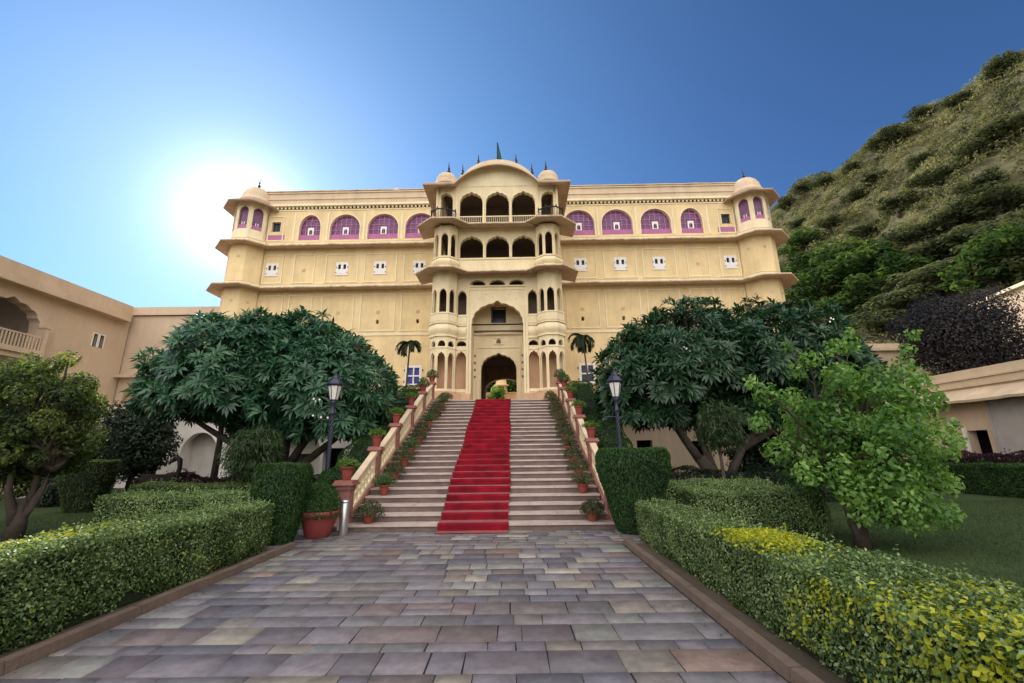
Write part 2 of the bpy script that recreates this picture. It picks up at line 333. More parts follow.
def wall(mb, fr, u0, u1, z0, z1, ops=(), t=0.3, mi=0, mi_in=None, back=True):
    mi_in = mi if mi_in is None else mi_in
    ops = sorted(ops, key=lambda o: o['c'])
    def q(a, b, za, zb_, d=0, flip=False, m=mi):
        if b - a < 1e-5 or zb_ - za < 1e-5: return
        P = [fr(a, d, za), fr(b, d, za), fr(b, d, zb_), fr(a, d, zb_)]
        mb.quad(*(P[::-1] if flip else P), mi=m)
    for d, fl in ((0, False), (-t, True)) if back else ((0, False),):
        cur = u0
        for o in ops:
            a, b = o['c'] - o['h'], o['c'] + o['h']
            q(cur, a, z0, z1, d, fl)
            q(a, b, z0, o['zb'], d, fl)
            P = arch(o['h'], o['zs'], o['zt'], o['kind'], o['n'], o['lobes'])
            for (ua, za), (ub, zb_) in zip(P[:-1], P[1:]):
                V = [fr(o['c'] + ua, d, za), fr(o['c'] + ub, d, zb_), fr(o['c'] + ub, d, z1), fr(o['c'] + ua, d, z1)]
                mb.quad(*(V[::-1] if fl else V), mi=mi)
            cur = b
        q(cur, u1, z0, z1, d, fl)
    for o in ops:   # reveals
        a, b = o['c'] - o['h'], o['c'] + o['h']
        P = [(-o['h'], o['zb'])] + arch(o['h'], o['zs'], o['zt'], o['kind'], o['n'], o['lobes']) + [(o['h'], o['zb'])]
        for (ua, za), (ub, zb_) in zip(P[:-1], P[1:]):
            mb.quad(fr(o['c'] + ua, -t, za), fr(o['c'] + ub, -t, zb_), fr(o['c'] + ub, 0, zb_), fr(o['c'] + ua, 0, za), mi=mi_in)
        mb.quad(fr(a, -t, o['zb']), fr(a, 0, o['zb']), fr(b, 0, o['zb']), fr(b, -t, o['zb']), mi=mi_in)
    # rims
    mb.quad(fr(u0, 0, z1), fr(u1, 0, z1), fr(u1, -t, z1), fr(u0, -t, z1), mi=mi)
    mb.quad(fr(u0, -t, z0), fr(u1, -t, z0), fr(u1, 0, z0), fr(u0, 0, z0), mi=mi)
    mb.quad(fr(u0, -t, z0), fr(u0, 0, z0), fr(u0, 0, z1), fr(u0, -t, z1), mi=mi)
    mb.quad(fr(u1, 0, z0), fr(u1, -t, z0), fr(u1, -t, z1), fr(u1, 0, z1), mi=mi)

def trim(mb, fr, o, wd=0.06, d0=-0.02, d1=0.04, mi=0, legs=True):
    """raised band round an opening"""
    P = arch(o['h'], o['zs'], o['zt'], o['kind'], o['n'], o['lobes'])
    k = (o['h'] + wd) / o['h']; rise = o['zt'] - o['zs']; kz = (rise + wd) / rise if rise > 0.01 else 1
    In = list(P); Out = [(u * k, o['zs'] + (z - o['zs']) * kz + (wd if o['kind'] == 'flat' else 0)) for u, z in P]
    if legs:
        In = [(-o['h'], o['zb'])] + In + [(o['h'], o['zb'])]; Out = [(-o['h'] - wd, o['zb'])] + Out + [(o['h'] + wd, o['zb'])]
    c = o['c']
    for i in range(len(In) - 1):
        a, b, A, B = In[i], In[i + 1], Out[i], Out[i + 1]
        mb.hexa([fr(c + a[0], d0, a[1]), fr(c + b[0], d0, b[1]), fr(c + B[0], d0, B[1]), fr(c + A[0], d0, A[1]),
                 fr(c + a[0], d1, a[1]), fr(c + b[0], d1, b[1]), fr(c + B[0], d1, B[1]), fr(c + A[0], d1, A[1])], mi)

def fill_arch(mb, fr, o, d, mi=0, z0=None):
    P = arch(o['h'], o['zs'], o['zt'], o['kind'], o['n'], o['lobes']); z0 = o['zb'] if z0 is None else z0
    for (ua, za), (ub, zb_) in zip(P[:-1], P[1:]):
        mb.quad(fr(o['c'] + ua, d, z0), fr(o['c'] + ub, d, z0), fr(o['c'] + ub, d, zb_), fr(o['c'] + ua, d, za), mi=mi)

def resample(pts, step):
    out = [pts[0]]
    for a, b in zip(pts[:-1], pts[1:]):
        L = math.dist(a, b); n = max(1, int(L / step))
        out += [(a[0] + (b[0] - a[0]) * k / n, a[1] + (b[1] - a[1]) * k / n) for k in range(1, n + 1)]
    return out

def sweep(mb, pts, prof, mi=0, jit=0, step=None, edge=None):
    """carry a closed profile (d, z) along a plan line, mitred; edge = index of profile side that gets material edge[1]"""
    if step: pts = resample(pts, step)
    V = [Vector(p) for p in pts]; n = len(V); k = len(prof)
    vs_ = []
    for i in range(n):
        d1 = (V[i] - V[i - 1]).normalized() if i > 0 else (V[1] - V[0]).normalized()
        d2 = (V[i + 1] - V[i]).normalized() if i < n - 1 else d1
        n1 = Vector((d1.y, -d1.x)); n2 = Vector((d2.y, -d2.x)); m = (n1 + n2); m = m / max(.35, m.dot(n1)) if m.length > 1e-6 else n1
        dm = max(p[0] for p in prof)
        jj = (random.uniform(-jit, jit), random.uniform(-jit, jit)) if jit else (0, 0)
        for d, z in prof:
            f = (d / dm) if dm > 0 else 0
            p = V[i] + m * (d + jj[0] * f); vs_.append((p.x, p.y, z + jj[1] * f))
    base = len(mb.v); mb.v += vs_
    for i in range(n - 1):
        for j in range(k):
            a = i * k + j; b = i * k + (j + 1) % k
            mb.f.append(tuple(base + x for x in (a, b, b + k, a + k))); mb.m.append(edge[1] if edge and j in edge[0] else mi)
    mb.f.append(tuple(base + j for j in range(k))[::-1]); mb.m.append(mi)
    mb.f.append(tuple(base + (n - 1) * k + j for j in range(k))); mb.m.append(mi)

# ---- foliage
def mesh_np(name, V, F, nper, mat_, parent=None, tint=None, loc=None):
    """V (n,3); F (m,nper) index array"""
    me = bpy.data.meshes.new(name)
    me.vertices.add(len(V)); me.vertices.foreach_set('co', np.ascontiguousarray(V, dtype=np.float32).ravel())
    me.loops.add(F.size); me.loops.foreach_set('vertex_index', np.ascontiguousarray(F, dtype=np.int32).ravel())
    me.polygons.add(len(F)); me.polygons.foreach_set('loop_start', np.arange(0, F.size, nper, dtype=np.int32))
    me.polygons.foreach_set('loop_total', np.full(len(F), nper, dtype=np.int32))
    me.update(calc_edges=True)
    me.materials.append(mat_)
    if tint is not None:
        a = me.attributes.new('tint', 'FLOAT', 'FACE'); a.data.foreach_set('value', np.ascontiguousarray(tint, dtype=np.float32))
    o = bpy.data.objects.new(name, me); COL.objects.link(o)
    if parent is not None: o.parent = parent
    if loc is not None: o.location = loc
    return o

def nrm(a): return a / np.maximum(np.linalg.norm(a, axis=-1, keepdims=True), 1e-9)

def leaf_geo(C, Nn, size, asp=0.5, droop=0.3, axis=None, spread=1.0):
    """folded leaves: C centres, Nn leaf normals; returns V, F(tris)"""
    n = len(C); rnd = rng.normal(size=(n, 3))
    if axis is None: ax = np.cross(Nn, rnd)
    else: ax = axis + rnd * .35 * spread; ax = ax - Nn * np.sum(ax * Nn, 1, keepdims=True)
    ax = nrm(ax); ax[:, 2] -= droop; ax = nrm(ax)
    sd = nrm(np.cross(ax, Nn)); up = nrm(np.cross(sd, ax))
    s = np.asarray(size).reshape(-1, 1) * np.ones((n, 1))
    base = C - ax * s * .5; tip = C + ax * s * .5
    mid = C - ax * s * .08 + up * s * asp * .22
    l = mid + sd * s * asp * .5; r = mid - sd * s * asp * .5
    V = np.stack([base, r, tip, l], 1).reshape(-1, 3)
    i = np.arange(n) * 4
    F = np.stack([np.stack([i, i + 1, i + 2], 1), np.stack([i, i + 2, i + 3], 1)], 1).reshape(-1, 3)
    return V, F

def leaves(name, C, Nn, size, mat_, parent=None, asp=0.5, droop=0.3, tint=None, axis=None, loc=None, spread=1.0):
    V, F = leaf_geo(C, nrm(Nn), size, asp, droop, axis, spread)
    n = len(C)
    if tint is None: tint = rng.random(n)
    return mesh_np(name, V, F, 3, mat_, parent, np.repeat(np.clip(tint, 0, 1), 2), loc)

def rdir(n):
    return nrm(rng.normal(size=(n, 3)))

def clumps(centres, radii, per, flat=0.8, inner=0.55):
    """leaf positions/normals on the shells of many clumps; tint drifts from clump to clump"""
    C = []; Nn = []; T = []
    for c, r in zip(centres, radii):
        k = int(per * (r / np.mean(radii)) ** 2) if per > 1 else 1
        d = rdir(k); rad = r * (inner + (1 - inner) * rng.random((k, 1)) ** .5)
        sc_ = np.array([1, 1, flat])
        C.append(np.array(c) + d * rad * sc_); Nn.append(d + np.array([0, 0, .5]) + rng.normal(size=(k, 3)) * .45)
        T.append(np.clip(.45 + rng.normal() * .18 + rng.normal(size=k) * .2, 0, 1))
    return np.concatenate(C), np.concatenate(Nn), np.concatenate(T)

def limb(mb, a, b, r0, r1, sag=0.0, n=5, wob=0.05):
    a = Vector(a); b = Vector(b); L = (b - a).length; pts = []; rad = []
    for i in range(n + 1):
        t = i / n; p = a.lerp(b, t)
        if 0 < i < n: p += Vector((random.uniform(-1, 1), random.uniform(-1, 1), random.uniform(-.5, .5))) * wob * L
        p.z += sag * math.sin(math.pi * t) * L
        pts.append(p); rad.append(r0 + (r1 - r0) * t ** .8)
    mb.tube(pts, rad, 8); return pts

def hedge(name, poly, z1, label, group=None, leaf=0.035, dens=4500, mat_='hedge', core='core', z0=0.0, cat='hedge', yellow=None, wav=0.03, faces=None):
    """clipped hedge: an uneven dark body and many small leaves over top and sides. poly ccw. faces: per-edge density factors"""
    cx = sum(p[0] for p in poly) / len(poly); cy = sum(p[1] for p in poly) / len(poly)
    root = empty(name, (cx, cy, z0), label, cat, group)
    P = [Vector((x - cx, y - cy)) for x, y in poly]; n = len(P)
    def zt(x, y): return (z1 - z0) + wav * (math.sin(2.3 * x + 1.7 * y) + math.sin(5.1 * y - 3 * x) * .6 + math.sin(9 * y + 4 * x) * .3)
    mb = MB()
    ins = []
    for i in range(n):
        a, b, c = P[i - 1], P[i], P[(i + 1) % n]
        d1 = (b - a).normalized(); d2 = (c - b).normalized()
        m = Vector((-d1.y, d1.x)) + Vector((-d2.y, d2.x)); m = m / max(.5, m.dot(Vector((-d1.y, d1.x))))
        ins.append(b + m * .05)
    mb.prism([(p.x, p.y) for p in ins], 0.02, z1 - z0 - wav * 2 - .04)
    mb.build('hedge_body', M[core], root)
    C = []; Nn = []; 
    area = 0.5 * sum(P[i].x * P[(i + 1) % n].y - P[(i + 1) % n].x * P[i].y for i in range(n))
    # top
    xs = [p.x for p in P]; ys = [p.y for p in P]
    k = int(dens * (max(xs) - min(xs)) * (max(ys) - min(ys)))
    pts = rng.random((k, 2)) * [max(xs) - min(xs), max(ys) - min(ys)] + [min(xs), min(ys)]
    ins_ = np.zeros(k, bool)
    for i in range(n):
        a, b = P[i], P[(i + 1) % n]
        cond = ((a.y > pts[:, 1]) != (b.y > pts[:, 1])) & (pts[:, 0] < (b.x - a.x) * (pts[:, 1] - a.y) / ((b.y - a.y) or 1e-9) + a.x)
        ins_ ^= cond
    pts = pts[ins_]
    z = (z1 - z0) + wav * (np.sin(2.3 * pts[:, 0] + 1.7 * pts[:, 1]) + np.sin(5.1 * pts[:, 1] - 3 * pts[:, 0]) * .6 + np.sin(9 * pts[:, 1] + 4 * pts[:, 0]) * .3)
    z = z - rng.random(len(pts)) ** 1.5 * .07 + (rng.random(len(pts)) < .02) * rng.random(len(pts)) * .06
    # round off the top edges
    dist = np.full(len(pts), 9.)
    for i in range(n):
        a, b = P[i], P[(i + 1) % n]; d = (b - a).normalized()
        dist = np.minimum(dist, np.abs((pts[:, 0] - a.x) * d.y - (pts[:, 1] - a.y) * d.x))
    z -= .05 * np.clip(1 - dist / .12, 0, 1) ** 2
    C.append(np.column_stack([pts, z])); Nn.append(rng.normal(size=(len(pts), 3)) * .55 + [0, 0, 1])
    for i in range(n):
        a, b = P[i], P[(i + 1) % n]; L = (b - a).length; d = (b - a).normalized(); o_ = Vector((d.y, -d.x))
        k = int(dens * L * (z1 - z0) * (faces[i] if faces else 1))
        u = rng.random(k) * L; h = rng.random(k); dep = rng.random(k) ** 1.3 * .08 - .02
        bulge = .03 * np.sin(3.1 * u + i) * np.sin(5 * h + u) + .02 * np.sin(9 * u + 4 * h)
        zz = h * (z1 - z0) * .98
        taper = -.06 * np.clip(1 - h * 4, 0, 1)
        off = -dep + bulge + taper
        x = a.x + d.x * u + o_.x * off; y = a.y + d.y * u + o_.y * off
        C.append(np.column_stack([x, y, zz])); Nn.append(rng.normal(size=(k, 3)) * .5 + [o_.x, o_.y, .35])
    C = np.concatenate(C); Nn = np.concatenate(Nn)
    T = .46 + .20 * noise3(C, 2.2) + rng.normal(size=len(C)) * .30
    s = leaf * (0.7 + .6 * rng.random(len(C)))
    # stray shoots standing out of the clipped faces
    k = max(20, int(len(C) * .004)); pick = rng.integers(0, len(C), k); o3 = nrm(Nn[pick] * [1, 1, 1] + [0, 0, .8])
    SC = np.concatenate([C[pick] + o3 * leaf * (.8 + 1.1 * j) for j in range(3)]); C = np.concatenate([C, SC]); Nn = np.concatenate([Nn, rng.normal(size=SC.shape)]); T = np.concatenate([T, .75 + .2 * rng.random(len(SC))]); s = np.concatenate([s, leaf * (.9 + .4 * rng.random(len(SC)))])
    if yellow is None:
        leaves('leaf_cover', C, Nn, s, M[mat_], root, tint=T, asp=.6)
    else:
        msk = yellow(C[:, 0] + cx, C[:, 1] + cy, C[:, 2]) > rng.random(len(C))
        leaves('leaf_cover', C[~msk], Nn[~msk], s[~msk], M[mat_], root, tint=T[~msk], asp=.6)
        o = leaves('yellow_leaf_cover', C[msk] + nrm(Nn[msk]) * .02, Nn[msk], s[msk] * 1.25, M['hedge_yellow'], root, asp=.6)
        o['label'] = 'bright yellow green leaves in the hedge'
    return root

def topiary(name, c, rx, ry, z0, z1, prof, label, cat='clipped shrub', group=None, power=3, leaf=.04, n=12000, mat_='thuja', core='core2', asp=.35, up=True):
    """clipped solid with a superellipse plan; prof(h)->scale"""
    root = empty(name, (c[0], c[1], z0), label, cat, group)
    H = z1 - z0
    mb = MB(); rings = []; K = 28; Z = 10
    for j in range(Z + 1):
        h = j / Z
        for k in range(K):
            a = 2 * math.pi * k / K; ca, sa = math.cos(a), math.sin(a)
            r = (abs(ca) ** power + abs(sa) ** power) ** (-1 / power) * prof(h) * .90
            mb.v.append((rx * r * ca, ry * r * sa, h * H * .96))
    for j in range(Z):
        for k in range(K): mb.f.append((j * K + k, j * K + (k + 1) % K, (j + 1) * K + (k + 1) % K, (j + 1) * K + k)); mb.m.append(0)
    mb.f.append(tuple(Z * K + k for k in range(K))); mb.m.append(0)
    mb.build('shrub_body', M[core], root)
    a = rng.random(n) * 2 * np.pi; h = rng.random(n); ca, sa = np.cos(a), np.sin(a)
    top = rng.random(n) < (rx * ry * 3.14) / (rx * ry * 3.14 + 6.28 * (rx + ry) / 2 * H * .9)
    h[top] = 1 - rng.random(top.sum()) * .02
    pr = np.array([prof(x) for x in h])
    r = (np.abs(ca) ** power + np.abs(sa) ** power) ** (-1 / power) * pr
    r = r * np.where(top, np.sqrt(rng.random(n)), 1 - rng.random(n) ** 1.5 * .1)
    C = np.column_stack([rx * r * ca, ry * r * sa, h * H]); C += nrm(np.column_stack([ca, sa, 0 * a])) * (.02 * noise3(C, 5))[:, None]
    C[:, 2] += top * (.025 * noise3(C, 4) - rng.random(n) * .03)
    Nn = np.where(top[:, None], [0, 0, 1.], np.column_stack([ca, sa, 0 * a])) + rng.normal(size=(n, 3)) * .5
    ax = np.tile([0, 0, 1.], (n, 1)) + np.column_stack([ca, sa, 0 * a]) * .3 if up else None
    T = .42 + .2 * noise3(C, 3) + .2 * rng.normal(size=n) + top * .25
    leaves('leaf_cover', C, Nn, leaf * (.7 + .7 * rng.random(n)), M[mat_], root, asp=asp, tint=T, axis=ax, droop=0 if up else .2)
    return root

# ------------------------------------------------------------------ setting
XC = -0.81
def slope_z(y): return max(0.0, min(3.95, (y - 9.95) * 3.95 / 9.95))
mb = MB(); mb.quad((-700, -700, -0.02), (700, -700, -0.02), (700, 900, -0.02), (-700, 900, -0.02))
tag(mb.build('ground', M['earth']), kind='structure')
mb = MB(); mb.quad((-24, -30, 0), (-4.2, -30, 0), (-4.2, 24, 0), (-24, 24, 0)); tag(mb.build('lawn', M['lawn']), kind='structure')
mb = MB(); mb.quad((2.3, -30, 0), (20, -30, 0), (20, 22, 0), (2.3, 22, 0)); tag(mb.build('lawn', M['lawn']), kind='structure')
# mortar bed and slabs
mb = MB(); mb.quad((-3.95, -8, 0.003), (2.0, -8, 0.003), (2.0, 8.5, 0.003), (-3.95, 8.5, 0.003))
mb.quad((-6.0, 8.5, 0.003), (3.4, 8.5, 0.003), (3.4, 10.6, 0.003), (-6.0, 10.6, 0.003))
tag(mb.build('path_bed', M['joint']), kind='structure')
pal = np.array([(.125, .115, .155), (.155, .14, .175), (.10, .10, .14), (.17, .155, .16), (.20, .175, .155), (.155, .115, .125), (.19, .20, .20), (.21, .135, .11), (.13, .13, .15), (.16, .16, .185), (.27, .25, .215), (.115, .095, .12)])
pw = np.array([3, 4, 2.4, 3, 2.4, 2, 2, 1.0, 3, 3, 1.6, 2]); pw /= pw.sum()
V = []; F = []; colr = []
def slab(x0, x1, y0, y1):
    g = .0045; z = .012 + random.random() * .003
    j = lambda: random.uniform(-.006, .006)
    b = len(V); e = .005
    P = [(x0 + g + j(), y0 + g + j()), (x1 - g + j(), y0 + g + j()), (x1 - g + j(), y1 - g + j()), (x0 + g + j(), y1 - g + j())]
    ce = [(x0 + x1) / 2, (y0 + y1) / 2]
    for x, y in P: V.append((x, y, .004))
    for x, y in P: V.append((x + (e if x < ce[0] else -e), y + (e if y < ce[1] else -e), z))
    for f in ((4, 5, 6, 7), (0, 1, 5, 4), (1, 2, 6, 5), (2, 3, 7, 6), (3, 0, 4, 7)): F.append([b + i for i in f])
    c = pal[rng.choice(len(pal), p=pw)] * random.uniform(.9, 1.4); c = c * .68 + c.mean() * np.array([1.05, 1.0, .93]) * .32
    colr.extend([c] * 5)
def course(xa, xb, y0, y1):
    x = xa; first = True
    while x < xb - .01:
        L = random.choice([.26, .32, .38, .46, .55, .66]) * random.uniform(.85, 1.15)
        if first: L *= random.random() * .7 + .3; first = False
        if xb - x - L < .22: L = xb - x
        if L > .5 and random.random() < .12 and y1 - y0 > .3:
            ym = (y0 + y1) / 2; slab(x, x + L, y0, ym); slab(x, x + L, ym, y1)
        else: slab(x, x + L, y0, y1)
        x += L
y = -8.0
while y < 8.5:
    h = random.choice([.19, .24, .28, .33, .38]); h = min(h, 8.5 - y)
    if 8.5 - y - h < .12: h = 8.5 - y
    course(-3.9, 1.93, y, y + h); y += h
y = 8.5
while y < 10.4:
    h = random.choice([.16, .2, .26]); course(-6.0, 3.4, y, y + h); y += h
me_o = mesh_np('path_slabs', np.array(V), np.array(F), 4, M['paving'])
a = me_o.data.attributes.new('slab', 'FLOAT_COLOR', 'FACE'); a.data.foreach_set('color', np.column_stack([np.array(colr), np.ones(len(colr))]).astype(np.float32).ravel())
tag(me_o, kind='structure')
# kerbs: stones end to end
for x0, x1 in ((-4.05, -3.92), (1.95, 2.08)):
    mb = MB(); y = -8.0
    while y < 8.45:
        L = random.uniform(.7, 1.3); y1 = min(y + L, 8.45); hz = .09 + random.uniform(-.006, .006); dx = random.uniform(-.006, .006)
        mb.hexa([(x0 + dx, y + .004, 0), (x1 + dx, y + .004, 0), (x1 + dx, y1 - .004, 0), (x0 + dx, y1 - .004, 0),
                 (x0 + .015 + dx, y + .008, hz), (x1 - .015 + dx, y + .008, hz), (x1 - .015 + dx, y1 - .008, hz), (x0 + .015 + dx, y1 - .008, hz)]); y = y1
    tag(mb.build('kerb', M['kerb']), kind='structure')
# bare soil strips under the hedges
mb = MB(); mb.quad((-4.6, -8, .006), (-4.1, -8, .006), (-4.1, 8.5, .006), (-4.6, 8.5, .006)); mb.quad((2.08, -8, .006), (2.7, -8, .006), (2.7, 8.5, .006), (2.08, 8.5, .006))
tag(mb.build('soil', M['earth']), kind='structure')

# ------------------------------------------------------------------ palace
P = empty('palace', (XC + .07, 26, 0), 'large yellow three storey palace with purple arched windows and domed centre', 'palace', rz=R_(-0.8))
FM = Fr((0, 0), (1, 0))
E1, E2, CZ3, ROOF = 11.95, 14.9, 17.95, 19.25
WX = 16.9
arches = [(s * c, h) for s in (-1, 1) for c, h in ((5.28, 1.02), (7.8, 1.02), (10.36, 1.0), (12.72, .72))]
A3 = [op(c, h, 15.5, 16.35, 17.35, 'round') for c, h in arches]
SQ3 = [op(s * 15.0, .30, 16.15, 16.85, 16.85, 'flat') for s in (-1, 1)]
BW = [op(s * 5.3, .36, 5.75, 6.75, 6.75, 'flat') for s in (-1, 1)]
SM2 = [op(s * c + e, .10, 13.35, 13.62, 13.72, 'round', n=8) for s in (-1, 1) for c in (5.23, 7.8, 10.3, 14.9) for e in (-.17, .17)]
H1 = [op(s * c, .09, 9.6, 9.82, 9.88, 'round', n=6) for s in (-1, 1) for c in (5.2, 7.75)]
mb = MB()
wall(mb, FM, -WX, WX, 0, 8.9, BW + [op(0, 1.3, 3.9, 7, 8, 'flat')], .5)
wall(mb, FM, -WX, -3.3, 8.9, E1 + .05, [o for o in H1 if o['c'] < 0], .5); wall(mb, FM, 3.3, WX, 8.9, E1 + .05, [o for o in H1 if o['c'] > 0], .5)
wall(mb, FM, -WX, -3.3, E1 + .05, E2 + .05, [o for o in SM2 if o['c'] < 0], .5); wall(mb, FM, 3.3, WX, E1 + .05, E2 + .05, [o for o in SM2 if o['c'] > 0], .5)
wall(mb, FM, -WX, -3.3, E2 + .05, CZ3, [o for o in A3 + SQ3 if o['c'] < 0], .5); wall(mb, FM, 3.3, WX, E2 + .05, CZ3, [o for o in A3 + SQ3 if o['c'] > 0], .5)
mb.build('main_wall', M['yellow'], P)
# body behind: side walls, back wall with the passage mouth, roof and floors, passage
mb = MB()
for s in (-1, 1):
    x = s * 17.8; mb.box(min(x, x - s * .5), max(x, x - s * .5), .5, 8.5, 0, 18.6)
wall(mb, Fr((17.4, 8.5), (-1, 0)), 0, 34.8, 0, 18.6, [op(17.4, 1.5, 3.9, 6.5, 7.35, 'round')], .5)
mb.build('rear_wall', M['yellow'], P)
mb = MB()
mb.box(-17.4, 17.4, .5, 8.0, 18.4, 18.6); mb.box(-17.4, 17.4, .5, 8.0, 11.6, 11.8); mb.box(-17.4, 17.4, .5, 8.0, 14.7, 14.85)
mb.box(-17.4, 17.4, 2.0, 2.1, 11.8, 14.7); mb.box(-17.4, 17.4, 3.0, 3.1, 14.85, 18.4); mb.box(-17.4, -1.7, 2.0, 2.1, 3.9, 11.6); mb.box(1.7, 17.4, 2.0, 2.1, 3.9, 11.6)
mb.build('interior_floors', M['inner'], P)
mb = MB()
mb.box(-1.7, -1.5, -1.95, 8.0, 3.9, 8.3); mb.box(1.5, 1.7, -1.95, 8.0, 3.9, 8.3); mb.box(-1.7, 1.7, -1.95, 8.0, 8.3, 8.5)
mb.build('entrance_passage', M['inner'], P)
# panels and string courses of the plaster
def panel_frame(mb, fr, a, b, z0, z1, wd=.075, d=.045):
    fr.box(mb, a, a + wd, -.01, d, z0, z1); fr.box(mb, b - wd, b, -.01, d, z0, z1)
    fr.box(mb, a + wd, b - wd, -.01, d - .004, z1 - wd, z1); fr.box(mb, a + wd, b - wd, -.01, d - .004, z0, z0 + wd)
mb = MB()
for s in (-1, 1):
    for a, b in ((4.2, 6.28), (6.72, 8.86), (9.24, 11.4), (12.1, 13.5), (14.2, 15.5)):
        u0, u1 = sorted((s * a, s * b)); panel_frame(mb, FM, u0, u1, 12.42, 14.45)
    for a, b in ((4.2, 6.3), (6.65, 8.9), (9.3, 11.4), (12.0, 13.55), (13.9, 15.5)):
        u0, u1 = sorted((s * a, s * b)); panel_frame(mb, FM, u0, u1, 9.1, 11.62)
    for c in (6.54, 9.08, 11.55, 13.8):
        u0, u1 = sorted((s * (c - .06), s * (c + .06))); FM.box(mb, u0, u1, -.01, .03, 15.45, 17.5)
    u0, u1 = sorted((s * 14.45, s * 15.55)); panel_frame(mb, FM, u0, u1, 15.45, 17.3)
mb.build('panel_moulding', M['cream'], P)
def both(fn):
    fn([(-18.0, 6.0), (-17.86, .78), (-17.86, -.18), (-17.18, -.86), (-16.22, -.86), (-15.54, -.18), (-15.54, 0), (-3.5, 0)])
    fn([(3.5, 0), (15.54, 0), (15.54, -.18), (16.22, -.86), (17.18, -.86), (17.86, -.18), (17.86, .78), (18.0, 6.0)])
# corner towers (solid faceted shafts), then eaves that run round wall and towers
for s in (-1, 1):
    c = s * 16.7
    t = MB(); pts = [(c + 1.25 * math.cos(R_(22.5 + 45 * k)), .3 + 1.25 * math.sin(R_(22.5 + 45 * k))) for k in range(8)]
    t.prism(pts, 0, E2 - .02)
    for k in range(4, 8):
        a, b = pts[k % 8], pts[(k + 1) % 8]
        if k in (4, 5, 6, 7):
            f = Fr(a, (b[0] - a[0], b[1] - a[1])); L = math.dist(a, b)
            for z in (10.9, 13.95): f.box(t, L / 2 - .09, L / 2 + .09, -.05, .012, z, z + .16, 1)
    t.build('corner_tower', [M['yellow'], M['eave_edge']], P)
    k_ = bpy.data.objects.new('corner_pavilion', None); COL.objects.link(k_); k_.parent = P; k_.location = (c, .15, 0)
    pm = MB(); pw_ = MB(); pts = [(1.16 * math.cos(R_(22.5 + 45 * k)), 1.16 * math.sin(R_(22.5 + 45 * k))) for k in range(8)]
    for k in range(8):
        a, b = pts[k], pts[(k + 1) % 8]; L = math.dist(a, b); f = Fr(a, (b[0] - a[0], b[1] - a[1]))
        o_ = op(L / 2, .30, 15.95, 17.2, 17.6, 'cusp', 5, 20)
        wall(pm, f, 0, L, E2 - .05, 17.95, [o_], .12); trim(pm, f, o_, .05, -.02, .03, legs=True)
        fill_arch(pw_, f, o_, -.09, 0); f.box(pw_, L / 2 - .32, L / 2 + .32, -.1, -.05, 15.95, 16.25, 1)
        f.box(pw_, L / 2 - .09, L / 2 - .05, -.09, -.03, 16.25, 16.45, 2); f.box(pw_, L / 2 + .05, L / 2 + .09, -.09, -.03, 16.25, 16.45, 2)
    pm.build('pavilion_wall', M['cream'], k_); pw_.build('purple_window', [M['purple'], M['violet'], M['white']], k_)
    e = MB(); ring = pts + [pts[0]]
    sweep(e, [(x * -1 if False else x, y) for x, y in ring], [(-.2, 17.95), (.62, 17.62), (.66, 17.66), (.66, 17.72), (-.2, 18.18)], 0, .01, .4)
    e.prism([(p[0] * .98, p[1] * .98) for p in pts], 17.9, 18.25)
    e.build('pavilion_eave', M['eave'], k_)
    d = MB(); d.lathe([(1.12, 18.2), (1.12, 18.38), (1.02, 18.42), (1.0, 18.6), (.93, 18.9), (.78, 19.17), (.55, 19.38), (.28, 19.5), (.1, 19.55), (.04, 19.6)], n=24)
    d.v = [(x * .93, y * .93, z) for x, y, z in d.v]; d.build('dome', M['parapet'], k_, True)
    fi = MB(); fi.lathe([(.05, 19.55), (.05, 19.65), (.10, 19.72), (.10, 19.78), (.04, 19.85), (.03, 19.95), (.07, 20.0), (.03, 20.08), (.012, 20.35)], n=10)
    fi.build('finial', M['iron'], k_, True)
def eave(z, proj, name):
    mb = MB()
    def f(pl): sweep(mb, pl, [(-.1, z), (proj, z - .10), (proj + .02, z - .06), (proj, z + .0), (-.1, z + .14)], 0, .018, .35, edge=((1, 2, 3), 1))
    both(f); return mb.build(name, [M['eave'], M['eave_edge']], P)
eave(E1 - .04, .80, 'lower_eave'); eave(E2 - .04, .72, 'upper_eave')
mb = MB()
def f(pl):
    for z0, z1, d in ((E1 + .12, E1 + .38, .05), (E2 + .12, E2 + .42, .06)): sweep(mb, pl, [(-.02, z0), (d, z0), (d, z1 - .05), (d + .04, z1), (-.02, z1)])
both(f)
for s in (-1, 1):
    u0, u1 = sorted((s * 3.4, s * 14.9)); FM.box(mb, u0, u1, -.01, .05, 8.82, 8.96)
mb.build('string_course', M['cream'], P)
